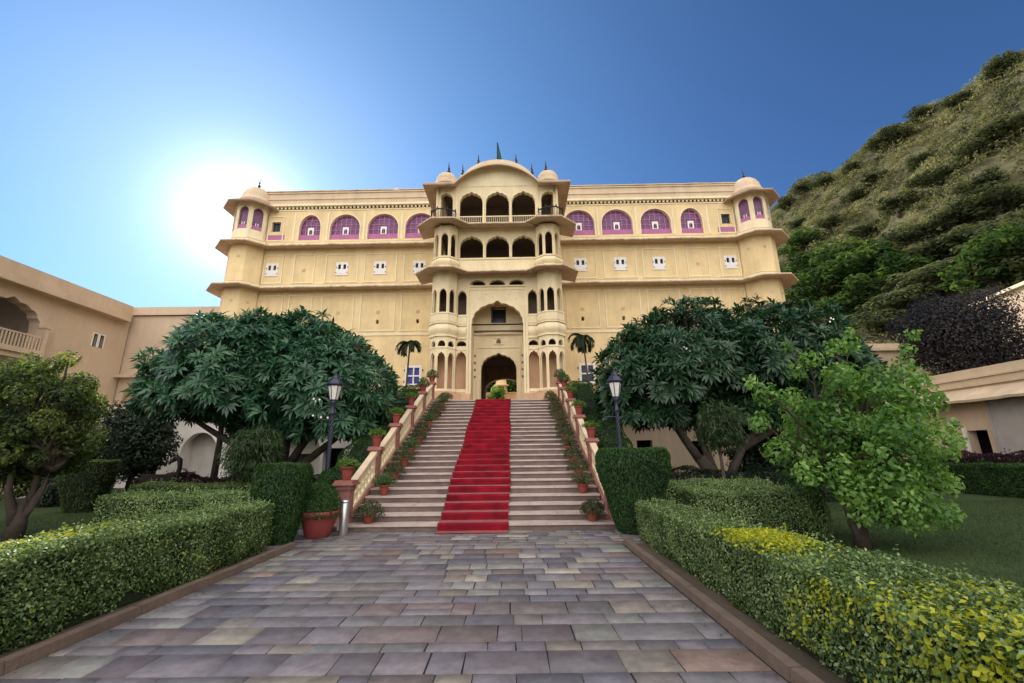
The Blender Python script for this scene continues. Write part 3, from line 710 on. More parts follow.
# bracket row and parapet
mb = MB()
for s in (-1, 1):
    a, b = sorted((s * 3.3, s * 15.7))
    u = a + .1
    while u < b - .1:
        FM.box(mb, u, u + .12, 0, .10, CZ3 - .16, CZ3); FM.box(mb, u + .12, u + .26, 0, .006, CZ3 - .15, CZ3 - .02, 1); u += .26  # dark faces between brackets paint in the shade of the gaps
    FM.box(mb, a, b, 0, .22, CZ3, CZ3 + .14); FM.box(mb, a, b, 0, .035, CZ3 - .28, CZ3 - .203)
mb.build('bracket_cornice', [M['cream'], M['dark']], P)
mb = MB()
for s in (-1, 1):
    a, b = sorted((s * 2.0, s * 16.9))
    FM.box(mb, a, b, -.5, .05, CZ3 + .14, CZ3 + .55); FM.box(mb, a, b, -.5, .10, CZ3 + .55, CZ3 + .62); FM.box(mb, a, b, -.5, .0, CZ3 + .62, CZ3 + 1.05)
    FM.box(mb, a, b, -.5, .06, CZ3 + 1.05, CZ3 + 1.12); FM.box(mb, a, b, -.5, -.05, CZ3 + 1.12, ROOF - .06)
    sweep(mb, resample([(a, 0), (b, 0)], .5), [(-.5, ROOF - .06), (.02, ROOF - .06), (.02, ROOF), (-.5, ROOF + .02)], 0, .012)
mb.build('parapet', M['parapet'], P)
# purple arched windows
proto = {}
for (c, h), o_ in zip(arches, A3):
    if h not in proto:
        q = bpy.data.objects.new('arched_window', None); COL.objects.link(q); q.parent = P; q.location = (c, 0, 0)
        ol = dict(o_); ol['c'] = 0
        m1 = MB(); fill_arch(m1, FM, ol, -.20, 0, 15.95); m1.build('pane', M['purple'], q)
        m1 = MB(); FM.box(m1, -h, h, -.22, -.10, 15.5, 15.92); 
        for k in (-1, 1): FM.box(m1, *sorted((k * .06, k * (h - .08))), -.11, -.085, 15.56, 15.86)
        m1.build('lower_panel', M['violet'], q)
        m1 = MB()
        nb = 6 if h > .9 else 4
        for k in range(1, nb):
            u = -h + 2 * h * k / nb; zt = 16.35 + math.sqrt(max(0, 1 - (u / h) ** 2)) * 1.0 - .02
            FM.box(m1, u - .014, u + .014, -.195, -.165, 15.92, zt)
        for z in (16.28, 16.66, 17.03):
            hh = h if z < 16.35 else h * math.sqrt(max(0, 1 - (z - 16.35) ** 2))
            FM.box(m1, -hh + .01, hh - .01, -.193, -.168, z - .014, z + .014)
        trim(m1, FM, dict(ol, h=h - .045, zt=o_['zt'] - .045, zb=15.95), .04, -.2, -.15)
        m1.build('glazing_bars', M['violet_bar'], q)
        m1 = MB(); trim(m1, FM, ol, .06, -.02, .03); m1.build('arch_moulding', M['cream'], q)
        m1 = MB(); no = op(0, .11, 15.98, 16.22, 16.33, 'round', n=8)
        wall(m1, Fr((0, .14), (1, 0)), -.2, .2, 15.92, 16.48, [no], .06); m1.build('vent_frame', M['white'], q)
        m1 = MB(); FM.box(m1, -.13, .13, -.199, -.195, 15.95, 16.4); m1.build('vent_hole', M['dark'], q)
        proto[h] = q
    else:
        q = copy_tree(proto[h], P); q.location = (c, 0, 0)
q0 = None
for s in (-1, 1):
    if q0 is None:
        q0 = bpy.data.objects.new('square_window', None); COL.objects.link(q0); q0.parent = P; q0.location = (s * 15, 0, 0)
        m1 = MB(); trim(m1, FM, op(0, .30, 16.15, 16.85, 16.85, 'flat'), .07, -.05, .04); m1.build('window_frame', M['ivory'], q0)
        m1 = MB(); FM.box(m1, -.3, .3, -.2, -.15, 16.15, 16.85); FM.box(m1, -.02, .02, -.15, -.12, 16.15, 16.85); m1.build('pane', M['darkwin'], q0)
        m1 = MB(); FM.box(m1, -.62, .62, -.01, .02, 15.55, 15.9); m1.build('violet_panel', M['violet'], q0)
    else: q = copy_tree(q0, P); q.location = (s * 15, 0, 0)
q0 = None
for s in (-1, 1):
    for c in (5.23, 7.8, 10.3, 14.9):
        if q0 is None:
            q0 = bpy.data.objects.new('shuttered_window', None); COL.objects.link(q0); q0.parent = P; q0.location = (s * c, 0, 0)
            m1 = MB(); wall(m1, Fr((0, -.03), (1, 0)), -.40, .40, 13.0, 13.85, [op(e, .09, 13.36, 13.62, 13.70, 'round', n=8) for e in (-.17, .17)], .028)
            FM.box(m1, -.43, .43, 0, .05, 12.94, 12.998); m1.build('window_frame', M['white'], q0)
            m1 = MB()
            for e in (-.17, .17): FM.box(m1, e - .12, e + .12, -.14, -.10, 13.3, 13.75)
            m1.build('pane', M['darkwin'], q0)
            m1 = MB()
            for e in (-.17, .17): FM.box(m1, e - .12, e + .12, .031, .042, 13.05, 13.28)
            m1.build('shutter', M['white'], q0)
            m1 = MB()
            for e in (-.36, .36):
                for z in (13.08, 13.45): FM.box(m1, e - .025, e + .025, .030, .055, z, z + .06)
            m1.build('hinge', M['iron'], q0)
        else: q = copy_tree(q0, P); q.location = (s * c, 0, 0)
for s in (-1, 1):   # pierced vents set in the plaster
    for c, z in ((12.8, 13.2), (7.75, 10.25), (10.3, 10.25), (12.8, 10.25), (5.2, 10.25)):
        mb = MB(); FM.box(mb, s * c - .11, s * c + .11, -.01, .008, z, z + .22)
        for i in (-1, 0, 1): FM.box(mb, s * c + i * .07 - .02, s * c + i * .07 + .02, 0, .02, z + .01, z + .21)
        mb.build('vent_grille', M['peach'], P)
q0 = None
for s in (-1, 1):
    if q0 is None:
        q0 = bpy.data.objects.new('blue_window', None); COL.objects.link(q0); q0.parent = P; q0.location = (s * 5.3, 0, 0)
        m1 = MB(); trim(m1, FM, op(0, .36, 5.75, 6.75, 6.75, 'flat'), .14, -.05, .03); FM.box(m1, -.36, .36, -.08, .0, 6.21, 6.29); FM.box(m1, -.04, .04, -.079, .0, 5.75, 6.21); FM.box(m1, -.04, .04, -.079, .0, 6.29, 6.75)
        FM.box(m1, -.55, .55, -.01, .09, 5.63, 5.748); m1.build('window_frame', M['white'], q0)
        m1 = MB()
        for e in (-1, 1):
            for z in (5.75, 6.29): FM.box(m1, *sorted((e * .045, e * .355)), -.1, -.07, z + .01, z + .45)
        m1.build('pane', M['blue'], q0)
        m1 = MB()
        for e in (-.56, .56):
            for z in (5.85, 6.55): FM.box(m1, e - .03, e + .03, 0, .05, z, z + .08)
        m1.build('hinge', M['iron'], q0)
    else: q = copy_tree(q0, P); q.location = (s * 5.3, 0, 0)
for ob in list(bpy.data.objects):
    if ob.name.startswith('blue_window') and ob.location.x > 0:
        for ch in ob.children:
            if ch.name.startswith('pane'): ch.data = ch.data.copy(); ch.data.materials[0] = M['darkwin']

# ---- central block (front plane y=-3.4, bays to -4.05)
YF = -3.4
FC = Fr((0, YF), (1, 0))
bayc = [(-.65, 0), (-.65, -.27), (-.27, -.65), (.27, -.65), (.65, -.27), (.65, 0)]
def bay_plan(s): return [(s * 2.80 + x, YF + y) for x, y in bayc]
CP = [(-3.45, 0)] + bay_plan(-1) + bay_plan(1) + [(3.45, 0)]        # plan line of the centre block
# bands of the flat front: level by level
cen = MB(); tr = MB(); gl = MB()
flat_lo = [op(s * 1.88, .24, 9.0, 10.0, 10.42, 'cusp', 5) for s in (-1, 1)]
gf_flat = [op(s * 1.88, .27, 4.9, 6.45, 6.95, 'cusp', 5) for s in (-1, 1)]
hole_flat = [op(s * 1.88, .25, 7.22, 7.3, 7.52, 'round', n=12) for s in (-1, 1)]
big = op(0, 1.36, 3.95, 8.45, 9.78, 'cusp', 9, 54)
def strip(u0, u1, z0, z1, ops, fr=FC, t=.25, mb_=None): wall(mb_ or cen, fr, u0, u1, z0, z1, ops, t)
# side strips between great arch and bays
for s in (-1, 1):
    a, b = sorted((s * 1.36, s * 2.15)); k = 0 if s < 0 else 1
    strip(a, b, 3.95, 7.1, [gf_flat[k]]); strip(a, b, 7.1, 7.75, [hole_flat[k]]); strip(a, b, 7.75, 8.45, [])
    strip(a, b, 8.45, 10.62, [flat_lo[k]])
strip(-1.36, 1.36, 8.45, 10.62, [dict(big, zb=8.45)])
TH = [op(c, .42, 10.68, 10.74, 11.02, 'round', n=14) for c in (-1.06, 0, 1.06)]
strip(-2.15, 2.15, 10.62, 11.3, TH)
MID = [op(c, .64, 12.38, 13.1, 13.76, 'cusp', 7) for c in (-1.42, 0.02, 1.46)]
strip(-2.15, 2.15, 11.3, 14.1, MID)
TOP = [op(c, .66, 14.55, 15.9, 16.62, 'cusp', 7, 42) for c in (-1.46, 0.02, 1.50)]
strip(-2.4, 2.4, 14.1, 17.0, TOP)
SID = [op(s * 2.92, .41, 14.6, 16.1, 16.6, 'cusp', 7) for s in (-1, 1)]
for s in (-1, 1):
    a, b = sorted((s * 2.4, s * 3.45)); strip(a, b, 14.1, 17.0, [SID[0 if s < 0 else 1]])
    # side walls of the block, with an opening on every floor
    f = Fr((-3.45, 0), (0, -1)) if s < 0 else Fr((3.45, YF), (0, 1))
    strip(0, 3.4, 3.95, 11.3, [], f); strip(0, 3.4, 11.3, 14.1, [op(1.7, .55, 12.4, 13.1, 13.7, 'cusp', 7)], f); strip(0, 3.4, 14.1, 17.0, [op(1.7, .7, 14.6, 15.9, 16.5, 'cusp', 7)], f)
# bays
for s in (-1, 1):
    pl = bay_plan(s)
    for i, (a, b) in enumerate(zip(pl[:-1], pl[1:])):
        f = Fr(a, (b[0] - a[0], b[1] - a[1])); L = math.dist(a, b); c = L / 2
        ops = [[], [], [], []]
        if 1 <= i <= 3:
            h = .20
            ops = [[op(c, h, 4.85, 6.35, 6.8, 'cusp', 5)], [op(c, h - .01, 7.08, 7.14, 7.4, 'round', n=10)], [op(c, h - .01, 8.95, 9.95, 10.32, 'cusp', 5)], [op(c, h - .01, 12.25, 13.25, 13.65, 'cusp', 5)]]
        wall(cen, f, 0, L, 3.95, 6.98, ops[0], .12); wall(cen, f, 0, L, 6.98, 7.6, ops[1], .12); wall(cen, f, 0, L, 7.6, 11.3, ops[2], .12); wall(cen, f, 0, L, 11.3, 14.1, ops[3], .12)
        for oo in ops[2] + ops[3] + ops[0]: trim(tr, f, oo, .035, -.02, .02)
for oo in gf_flat + flat_lo + MID + TOP + SID: trim(tr, FC, oo, .05, -.02, .03)
trim(tr, FC, big, .10, -.02, .05)
cen.build('centre_wall', M['ivory'], P)
# mouldings round the front
def band(z0, z1, d, path=None, m=0, round_=False):
    if round_:
        pr = [(-.05, z0)] + [(d * math.sin(math.pi * k / 6) + .02, z0 + (z1 - z0) * k / 6) for k in range(7)] + [(-.05, z1)]
    else: pr = [(-.05, z0), (d, z0), (d, z1), (-.05, z1)]
    sweep(tr, path or CP, pr, m)
sideL = [(-3.45, 0)] + bay_plan(-1) + [(-1.62, YF)]; sideR = [(1.62, YF)] + bay_plan(1) + [(3.45, 0)]
for pth in (sideL, sideR):
    band(7.62, 7.72, .07, pth); band(7.76, 8.3, .10, pth, 0, True); band(8.34, 8.42, .08, pth); band(8.46, 8.86, .05, pth); band(8.87, 8.95, .07, pth)
    band(4.72, 4.84, .05, pth); band(6.99, 7.05, .03, pth)
for z in (11.45, 11.6): band(z, z + .07, .04)
for pth in ([(-3.45, 0)] + bay_plan(-1), bay_plan(1) + [(3.45, 0)]): band(11.72, 12.1, .10, pth, 0, True); band(12.14, 12.2, .05, pth)
FC.box(tr, -2.15, 2.15, 0, .05, 12.26, 12.34); FC.box(tr, -2.4, 2.4, 0, .06, 14.42, 14.5)
for s in (-1, 1):   # pilasters and the square surround of the great arch
    u0, u1 = sorted((s * 1.50, s * 1.61)); FC.box(tr, u0, u1, -.02, .07, 3.95, 10.6)
    for c in (.72, 2.2): u0, u1 = sorted((s * c - .05, s * c + .05)); FC.box(tr, u0, u1, -.01, .06, 12.35, 14.0); 
    for c in (2.28, 3.4): u0, u1 = sorted((s * c - .06, s * c + .06)); FC.box(tr, u0, u1, -.01, .05, 14.5, 16.95)
    for c in (.76, ): u0, u1 = sorted((s * c - .05, s * c + .05)); FC.box(tr, u0, u1, -.01, .07, 14.55, 16.3)
FC.box(tr, -1.61, 1.61, -.02, .065, 10.6, 10.68)
FC.box(tr, -1.5, 1.5, -.01, .03, 10.42, 10.48)
tr.build('centre_moulding', M['ivory'], P)
# small carved rosettes over the great arch
for s in (-1, 1):
    for u, z in ((1.0, 9.95), (.6, 10.2), (1.25, 9.5)):
        mb = MB(); FC.box(mb, s * u - .05, s * u + .05, -.01, .03, z - .05, z + .05); mb.build('rosette', M['cream'], P)
# floors / ceilings / back walls inside the centre block
mb = MB()
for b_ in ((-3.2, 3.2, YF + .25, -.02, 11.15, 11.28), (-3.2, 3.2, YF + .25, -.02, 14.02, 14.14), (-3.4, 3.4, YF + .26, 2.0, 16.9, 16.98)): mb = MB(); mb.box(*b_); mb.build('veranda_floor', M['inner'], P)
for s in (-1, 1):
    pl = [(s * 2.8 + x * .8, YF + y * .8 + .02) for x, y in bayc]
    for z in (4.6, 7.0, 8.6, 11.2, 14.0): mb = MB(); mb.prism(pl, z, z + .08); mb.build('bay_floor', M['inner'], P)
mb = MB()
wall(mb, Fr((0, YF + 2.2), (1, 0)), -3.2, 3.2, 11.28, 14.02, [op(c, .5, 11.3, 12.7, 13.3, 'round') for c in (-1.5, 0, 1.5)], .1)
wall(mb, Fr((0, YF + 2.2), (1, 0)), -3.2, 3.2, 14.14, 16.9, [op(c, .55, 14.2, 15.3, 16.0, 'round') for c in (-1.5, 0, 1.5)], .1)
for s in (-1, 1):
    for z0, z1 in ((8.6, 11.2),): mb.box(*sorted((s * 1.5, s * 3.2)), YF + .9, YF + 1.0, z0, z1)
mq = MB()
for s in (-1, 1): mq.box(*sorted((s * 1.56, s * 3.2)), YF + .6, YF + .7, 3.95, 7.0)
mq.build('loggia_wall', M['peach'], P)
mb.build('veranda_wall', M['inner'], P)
mb = MB()
for z0, z1, cs in ((12.0, 12.7, (-1.5, 0, 1.5)), (14.9, 15.6, (-1.5, 0, 1.5))):   # pale lattice arches at the back of the verandas
    for c in cs:
        o_ = op(c, .5, z0, z0 + .15, z1, 'round'); trim(mb, Fr((0, YF + 1.9), (1, 0)), o_, .07, 0, .04)
        for k in range(-3, 4): mb.box(c + k * .13 - .012, c + k * .13 + .012, YF + 1.9, YF + 1.93, z0 - .3, z0 + .25)
mb.build('lattice_screen', M['parapet'], P)
for z0, z1 in ((3.95, 7.1),):
    mb = MB()
    for s in (-1, 1): mb.box(*sorted((s * 1.4, s * 3.2)), YF + .75, YF + .8, z0, 4.95)
    mb.build('lower_screen_wall', M['peach'], P)
# recess with the door
rc = MB(); FR = Fr((0, -2.0), (1, 0))
door = op(0, .97, 3.95, 6.2, 7.15, 'cusp', 9, 54)
wall(rc, FR, -1.5, 1.5, 3.95, 8.3, [door], .4)
wall(rc, Fr((0, -1.9), (1, 0)), -1.5, 1.5, 8.3, 11.1, [op(0, .36, 8.95, 9.85, 9.85, 'flat')], .3)
for s in (-1, 1): rc.box(*sorted((s * 1.37, s * 1.55)), YF + .2, -2.0, 3.95, 11.1)
rc.box(-1.5, 1.5, YF + .2, -1.6, 10.3, 10.5)
rc.build('porch_wall', M['ivory'], P)
rc = MB(); trim(rc, FR, door, .07, -.02, .03); FR.box(rc, -1.2, -1.12, -.01, .05, 3.95, 7.42); FR.box(rc, 1.12, 1.2, -.01, .05, 3.95, 7.42); FR.box(rc, -1.2, 1.2, -.01, .055, 7.42, 7.5)
sweep(rc, [(-1.4, -2.0), (-.7, -2.12), (0, -2.16), (.7, -2.12), (1.4, -2.0)], [(-.1, 8.2), (.06, 8.2), (.1, 8.3), (-.1, 8.34)])
FR.box(rc, -.3, .3, 0, .06, 7.62, 7.66); FR.box(rc, -.28, .28, 0, .05, 8.0, 8.04)
for s in (-1, 1):
    for z in (5.75, 6.15, 6.55, 6.95): FR.box(rc, s * 1.3 - .05, s * 1.3 + .05, -.01, .02, z - .07, z - .04)
rc.build('door_moulding', M['ivory'], P)
rc = MB()
FR.box(rc, -.12, .12, -.01, .012, 7.7, 7.9); FR.box(rc, -.06, .06, -.01, .013, 7.9, 7.96)
for s in (-1, 1):
    for z in (5.75, 6.15, 6.55, 6.95): FR.box(rc, s * 1.3 - .045, s * 1.3 + .045, -.01, .012, z - .03, z + .09)
rc.build('wall_niche', M['inner'], P)
rc = MB(); f = Fr((0, -1.9), (1, 0)); trim(rc, f, op(0, .36, 8.95, 9.85, 9.85, 'flat'), .05, -.03, .03); f.box(rc, -.36, .36, -.2, -.18, 9.35, 9.39); rc.build('porch_window_frame', M['iron'], P)
rc = MB(); f.box(rc, -.36, .36, -.26, -.22, 8.95, 9.85); rc.build('porch_window_pane', M['darkwin'], P)
# red-brown and peach stone benches at the foot
mb = MB()
for s in (-1, 1):
    pl = [(-3.5, -2.0)] + [(x, y) for x, y in bay_plan(-1)] + [(-1.38, YF)]
    if s > 0: pl = [(-x, y) for x, y in pl][::-1]
    sweep(mb, pl, [(-.02, 3.95), (.30, 3.95), (.30, 4.62), (-.02, 4.66)])
mb.build('plinth', M['peach'], P)
# eaves of the centre
def ceave(z, proj, name, path):
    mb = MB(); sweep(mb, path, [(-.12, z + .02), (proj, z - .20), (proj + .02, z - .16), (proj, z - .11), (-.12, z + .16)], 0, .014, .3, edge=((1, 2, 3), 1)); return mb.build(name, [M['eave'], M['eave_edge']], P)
CE = [(-3.45, YF + .9)] + CP[1:-1] + [(3.45, YF + .9)]
ceave(11.36, .86, 'centre_lower_eave', CE); ceave(14.24, .86, 'centre_upper_eave', CE)
# balconies of the top floor
mb = MB()
for s in (-1, 1):
    pl = [(s * 3.0 + x * 1.05, YF + y * .9) for x, y in bayc]
    mb.prism(pl, 14.42, 14.6)
    mb_r = MB()
    sweep(mb_r, pl, [(-.04, 15.18), (.02, 15.18), (.02, 15.24), (-.04, 15.24)]); sweep(mb_r, pl, [(-.04, 14.62), (.0, 14.62), (.0, 14.66), (-.04, 14.66)])
    for p in resample(pl, .09): mb_r.box(p[0] - .012, p[0] + .012, p[1] + .0, p[1] + .024, 14.62, 15.18)
    for p in pl: mb_r.lathe([(.03, 15.2), (.04, 15.28), (.015, 15.36)], (p[0], p[1], 0), 6)
    mb_r.build('balcony_railing', M['iron'], P)
mb.build('balcony_slab', M['eave'], P)
mb = MB()
for o_ in TOP:
    c = o_['c']; mb.box(c - .66, c + .66, YF - .0, YF + .03, 14.98, 15.03)
    for k in range(13): u = c - .64 + k * 1.28 / 12; mb.box(u - .01, u + .01, YF + .005, YF + .025, 14.56, 14.98)
mb.build('railing', M['cream'], P)
# flat top eaves and side eaves, curved roof
mb = MB()
sweep(mb, [(-3.45, 0.3), (-3.45, YF), (-2.35, YF)], [(-.1, 17.0), (.68, 16.72), (.70, 16.78), (.68, 16.86), (-.1, 17.14)], 0, .01, .3)
sweep(mb, [(2.35, YF), (3.45, YF), (3.45, 0.3)], [(-.1, 17.0), (.68, 16.72), (.70, 16.78), (.68, 16.86), (-.1, 17.14)], 0, .01, .3)
mb.build('top_eave', M['eave'], P)
mb = MB(); mb.box(-3.4, -2.3, YF + .02, 1.0, 17.02, 17.2); mb.box(2.3, 3.4, YF + .02, 1.0, 17.02, 17.2); mb.build('flat_roof', M['parapet'], P)
def bang(u, k, top): return 16.98 + (top - 16.98) * (1 - (abs(u) / 2.45) ** 2.0) ** .85 if abs(u) < 2.45 else 16.98
N = 28; us = [-2.45 + 4.9 * i / N for i in range(N + 1)]
vv = MB()   # vaulted roof: shell from eave (front) back
for i in range(N):
    a, b = us[i], us[i + 1]
    for (y0, dz0), (y1, dz1) in (((YF - .62, -.34), (YF, .0)), ((YF, .0), (0.5, .45))):
        za0, zb0 = bang(a, 0, 18.35) + dz0 + .12, bang(b, 0, 18.35) + dz0 + .12
        za1, zb1 = bang(a, 0, 18.35) + dz1 + .12, bang(b, 0, 18.35) + dz1 + .12
        th = .10
        vv.hexa([(a, y0, za0 - th), (b, y0, zb0 - th), (b, y1, zb1 - th), (a, y1, za1 - th), (a, y0, za0), (b, y0, zb0), (b, y1, zb1), (a, y1, za1)])
    if True:   # thick crown rising behind the lip
        za, zb = bang(a, 0, 18.35), bang(b, 0, 18.35)
        ra, rb = [.42 * (1 - (abs(x) / 2.45) ** 4) for x in (a, b)]
        vv.hexa([(a, YF - .1, za - .05), (b, YF - .1, zb - .05), (b, .5, zb - .05), (a, .5, za - .05), (a, YF + .1, za + .14 + ra), (b, YF + .1, zb + .14 + rb), (b, .5, zb + .14 + rb), (a, .5, za + .14 + ra)])
vv.build('curved_roof', M['parapet'], P)
mb = MB()
for i in range(N):
    a, b = us[i], us[i + 1]; ua, ub = a * .98, b * .98
    mb.hexa([(ua, YF, 16.95), (ub, YF, 16.95), (ub, YF + .2, 16.95), (ua, YF + .2, 16.95), (ua, YF, bang(a, 0, 18.35)), (ub, YF, bang(b, 0, 18.35)), (ub, YF + .2, bang(b, 0, 18.35)), (ua, YF + .2, bang(a, 0, 18.35))])
mb.build('pediment', M['cream'], P)
for s in (-1, 1):
    d = MB(); d.lathe([(.66, 17.12), (.66, 17.3), (.60, 17.34), (.62, 17.5), (.58, 17.7), (.46, 17.92), (.24, 18.05), (.05, 18.1)], (s * 2.95, YF + .3, 0), 24); d.build('small_dome', M['parapet'], P, True)
# finials and the dark flag on the ridge
fp = [(-2.95, 18.08, YF + .3), (-2.1, 17.9, YF + .3), (-1.15, 18.6, YF + .3), (1.15, 18.6, YF + .3), (2.1, 17.9, YF + .3), (2.95, 18.08, YF + .3)]
q0 = None
for x, z, y in fp:
    if q0 is None:
        m1 = MB(); m1.lathe([(.06, -.25), (.06, .04), (.115, .13), (.115, .19), (.055, .27), (.09, .36), (.045, .46), (.035, .56), (.012, .84)], n=8); q0 = m1.build('finial', M['iron'], P, True, (x, y, z))
    else: q = q0.copy(); COL.objects.link(q); q.parent = P; q.location = (x, y, z)
m1 = MB(); m1.tube([(0, YF + .3, 18.6), (0, YF + .3, 20.25)], [.03, .02], 8); m1.lathe([(.14, 18.7), (.16, 18.85), (.06, 19.0)], (0, YF + .3, 0), 10); m1.build('flagpole', M['iron'], P)
m1 = MB()
pts = [(0.02, 20.4), (.12, 19.95), (.20, 19.5), (.30, 19.0), (.05, 18.9), (.02, 18.9)]
for k in range(5): pass
m1.prism([(x, z) for x, z in pts], -.02, .02); m1.v = [(x, YF + .3 + z + .05 * math.sin(14 * x), y) for x, y, z in m1.v]
m1.build('flag', M['flagcloth'], P)

def split_lr(ob):
    me = ob.data; left = MB(); right = MB()
    vs_ = [tuple(v.co) for v in me.vertices]
    for pl in me.polygons:
        t_ = left if sum(vs_[i][0] for i in pl.vertices) < 0 else right
        t_.add([vs_[i] for i in pl.vertices], [tuple(range(len(pl.vertices)))], pl.material_index)
    mats = list(me.materials); nm = ob.name.split('.')[0]
    if left.f and right.f:
        for t_ in (left, right):
            o = t_.build(nm, mats, P)
            import bmesh
            bm = bmesh.new(); bm.from_mesh(o.data); bmesh.ops.remove_doubles(bm, verts=bm.verts, dist=1e-5); bm.to_mesh(o.data); bm.free()
        bpy.data.objects.remove(ob)
for nm in ('bracket_cornice', 'panel_moulding', 'loggia_wall', 'plinth', 'parapet', 'balcony_slab', 'flat_roof', 'top_eave', 'lower_eave', 'upper_eave', 'string_course', 'lower_screen_wall'):
    for ob in [o for o in P.children if o.type == 'MESH' and o.name.split('.')[0] == nm]: split_lr(ob)
for ob in P.children:
    if ob.type == 'MESH' and ob.name.split('.')[0] in ('centre_wall', 'centre_moulding', 'rosette', 'veranda_floor', 'bay_floor', 'veranda_wall', 'loggia_wall', 'lattice_screen', 'lower_screen_wall', 'porch_wall', 'door_moulding', 'wall_niche', 'porch_window_frame',
            'porch_window_pane', 'plinth', 'centre_lower_eave', 'centre_upper_eave', 'balcony_slab', 'balcony_railing', 'railing', 'top_eave', 'flat_roof', 'curved_roof', 'pediment', 'small_dome'):
        ob.data.transform(Matrix.Diagonal((1.035, 1, 1, 1)))
# courtyard seen through the passage
cw = tag(None or bpy.data.objects.new('courtyard_wall', None), 'low terracotta coloured wall beyond the entrance passage', 'wall'); COL.objects.link(cw); cw.location = (XC, 45, 3.95)
m = MB(); m.box(-6, 6, 0, .4, 0, 3.7); m.build('wall_body', M['peach'], cw); m = MB(); m.box(-6.1, 6.1, -.05, .45, 3.7, 3.82); m.build('coping', M['peach'], cw)
gk = empty('garden_kiosk', (XC - .45, 48, 3.95), 'small yellow domed kiosk seen through the entrance passage', 'kiosk')
m = MB()
for k in range(6):
    a_ = R_(60 * k + 15); m.lathe([(.14, 0), (.12, 5.0)], (.95 * math.cos(a_), .95 * math.sin(a_), 0), 8)
m.lathe([(1.2, 0), (1.2, 3.6)], n=6); m.build('column', M['yellow'], gk)
m = MB(); m.lathe([(1.35, 4.9), (1.35, 5.05), (1.0, 5.1), (1.0, 5.3), (.85, 5.7), (.5, 5.95), (.05, 6.05)], n=20); m.build('dome', M['yellow'], gk, True); gk.scale = (.62, .62, 1.0)
tag((lambda o: o)(mesh_np('courtyard', np.array([(-30., 34.6, 3.9), (30, 34.6, 3.9), (30, 80, 3.9), (-30, 80, 3.9)]), np.array([[0, 1, 2, 3]]), 4, M['stone'])), kind='structure')

# ------------------------------------------------------------------ terrace fronts beside the stairs, wings
def terrace(name, label, x0, x1, y, top, wallmat, niches, holes, doors, depth=5.0):
    t = empty(name, ((x0 + x1) / 2, y, 0), label, 'terrace building'); cx = (x0 + x1) / 2; f = Fr((0, 0), (1, 0))
    N_ = [op(c - cx, h, zb, zs, zt, 'round') for c, h, zb, zs, zt in niches]
    H_ = [op(c - cx, h, zb, zt, zt, 'flat') for c, h, zb, zt in holes]
    m = MB(); wall(m, f, x0 - cx, x1 - cx, 0, top - .25, N_ + H_, .35); m.build('wall', wallmat, t)
    m = MB(); m.box(x0 - cx, x1 - cx, .35, depth, top - .35, top - .25)
    m.box(x0 - cx, x0 - cx + .3, .35, depth, 0, top - .35); m.box(x1 - cx - .3, x1 - cx, .35, depth, 0, top - .35); m.build('roof', M['grey_wall'], t)
    m = MB(); sweep(m, [(x0 - cx, 0), (x1 - cx, 0)], [(-.2, top - .25), (.65, top - .35), (.68, top - .28), (.66, top - .2), (-.2, top)], 0, .02, .4); m.build('ledge', M['parapet'], t)
    m = MB()
    for o_ in N_:
        m.box(o_['c'] - o_['h'] - .1, o_['c'] + o_['h'] + .1, .9, 1.0, 0, o_['zt'] + .1); m.box(o_['c'] - o_['h'] - .1, o_['c'] - o_['h'], .35, .9, 0, o_['zt'] + .1); m.box(o_['c'] + o_['h'], o_['c'] + o_['h'] + .1, .35, .9, 0, o_['zt'] + .1)
    if N_: m.build('niche_wall', wallmat, t)
    for c, w_, zb, zt, d in doors:
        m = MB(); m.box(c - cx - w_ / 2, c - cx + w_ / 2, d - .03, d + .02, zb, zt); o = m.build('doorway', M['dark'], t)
    m = MB(); m.box(x0 - cx + .3, x1 - cx - .3, 2.4, 2.5, 0, top - .36); m.build('inner_wall', M['inner'], t)
    return t
terrace('terrace_building', 'low white terrace front behind the large left plumeria tree', -14.2, -4.6, 21.5, 3.95, M['white_wall'], [(-10.6, 1.3, 0, 1.7, 2.9)],
        [(-8.0, .17, 2.4, 2.72), (-8.65, .5, .2, 1.95)], [(-10.6, .8, 0, 1.7, .9)])
tw = terrace('terrace_building', 'shaded arcaded terrace at the foot of the left wing', -24, -12.6, 24.1, 4.45, M['white_wall'], [(-20.6, 1.5, 0, 1.7, 3.0), (-17.0, 1.0, 0, 1.7, 2.9)],
        [(-15.6, .22, 2.1, 2.5)], [(-20.0, 1.0, .3, 1.9, .9)], 1.9)
terrace('terrace_building', 'low yellow terrace front behind the large right plumeria tree', 2.9, 15.5, 21.5, 3.9, M['mauve_wall'], [(11.9, 1.1, 0, 1.8, 2.9), (14.4, .6, 0, 1.8, 2.5)],
        [(6.35, .38, 1.35, 2.15), (9.0, .35, 1.4, 2.1)], [(11.9, .9, 0, 1.9, .9)])
m = MB(); m.box(-14.2, 15.5, 21.86, 25.99, 3.4, 3.58); 
m.build('terrace_slab', M['stone']); tag(bpy.data.objects['terrace_slab'], kind='structure')

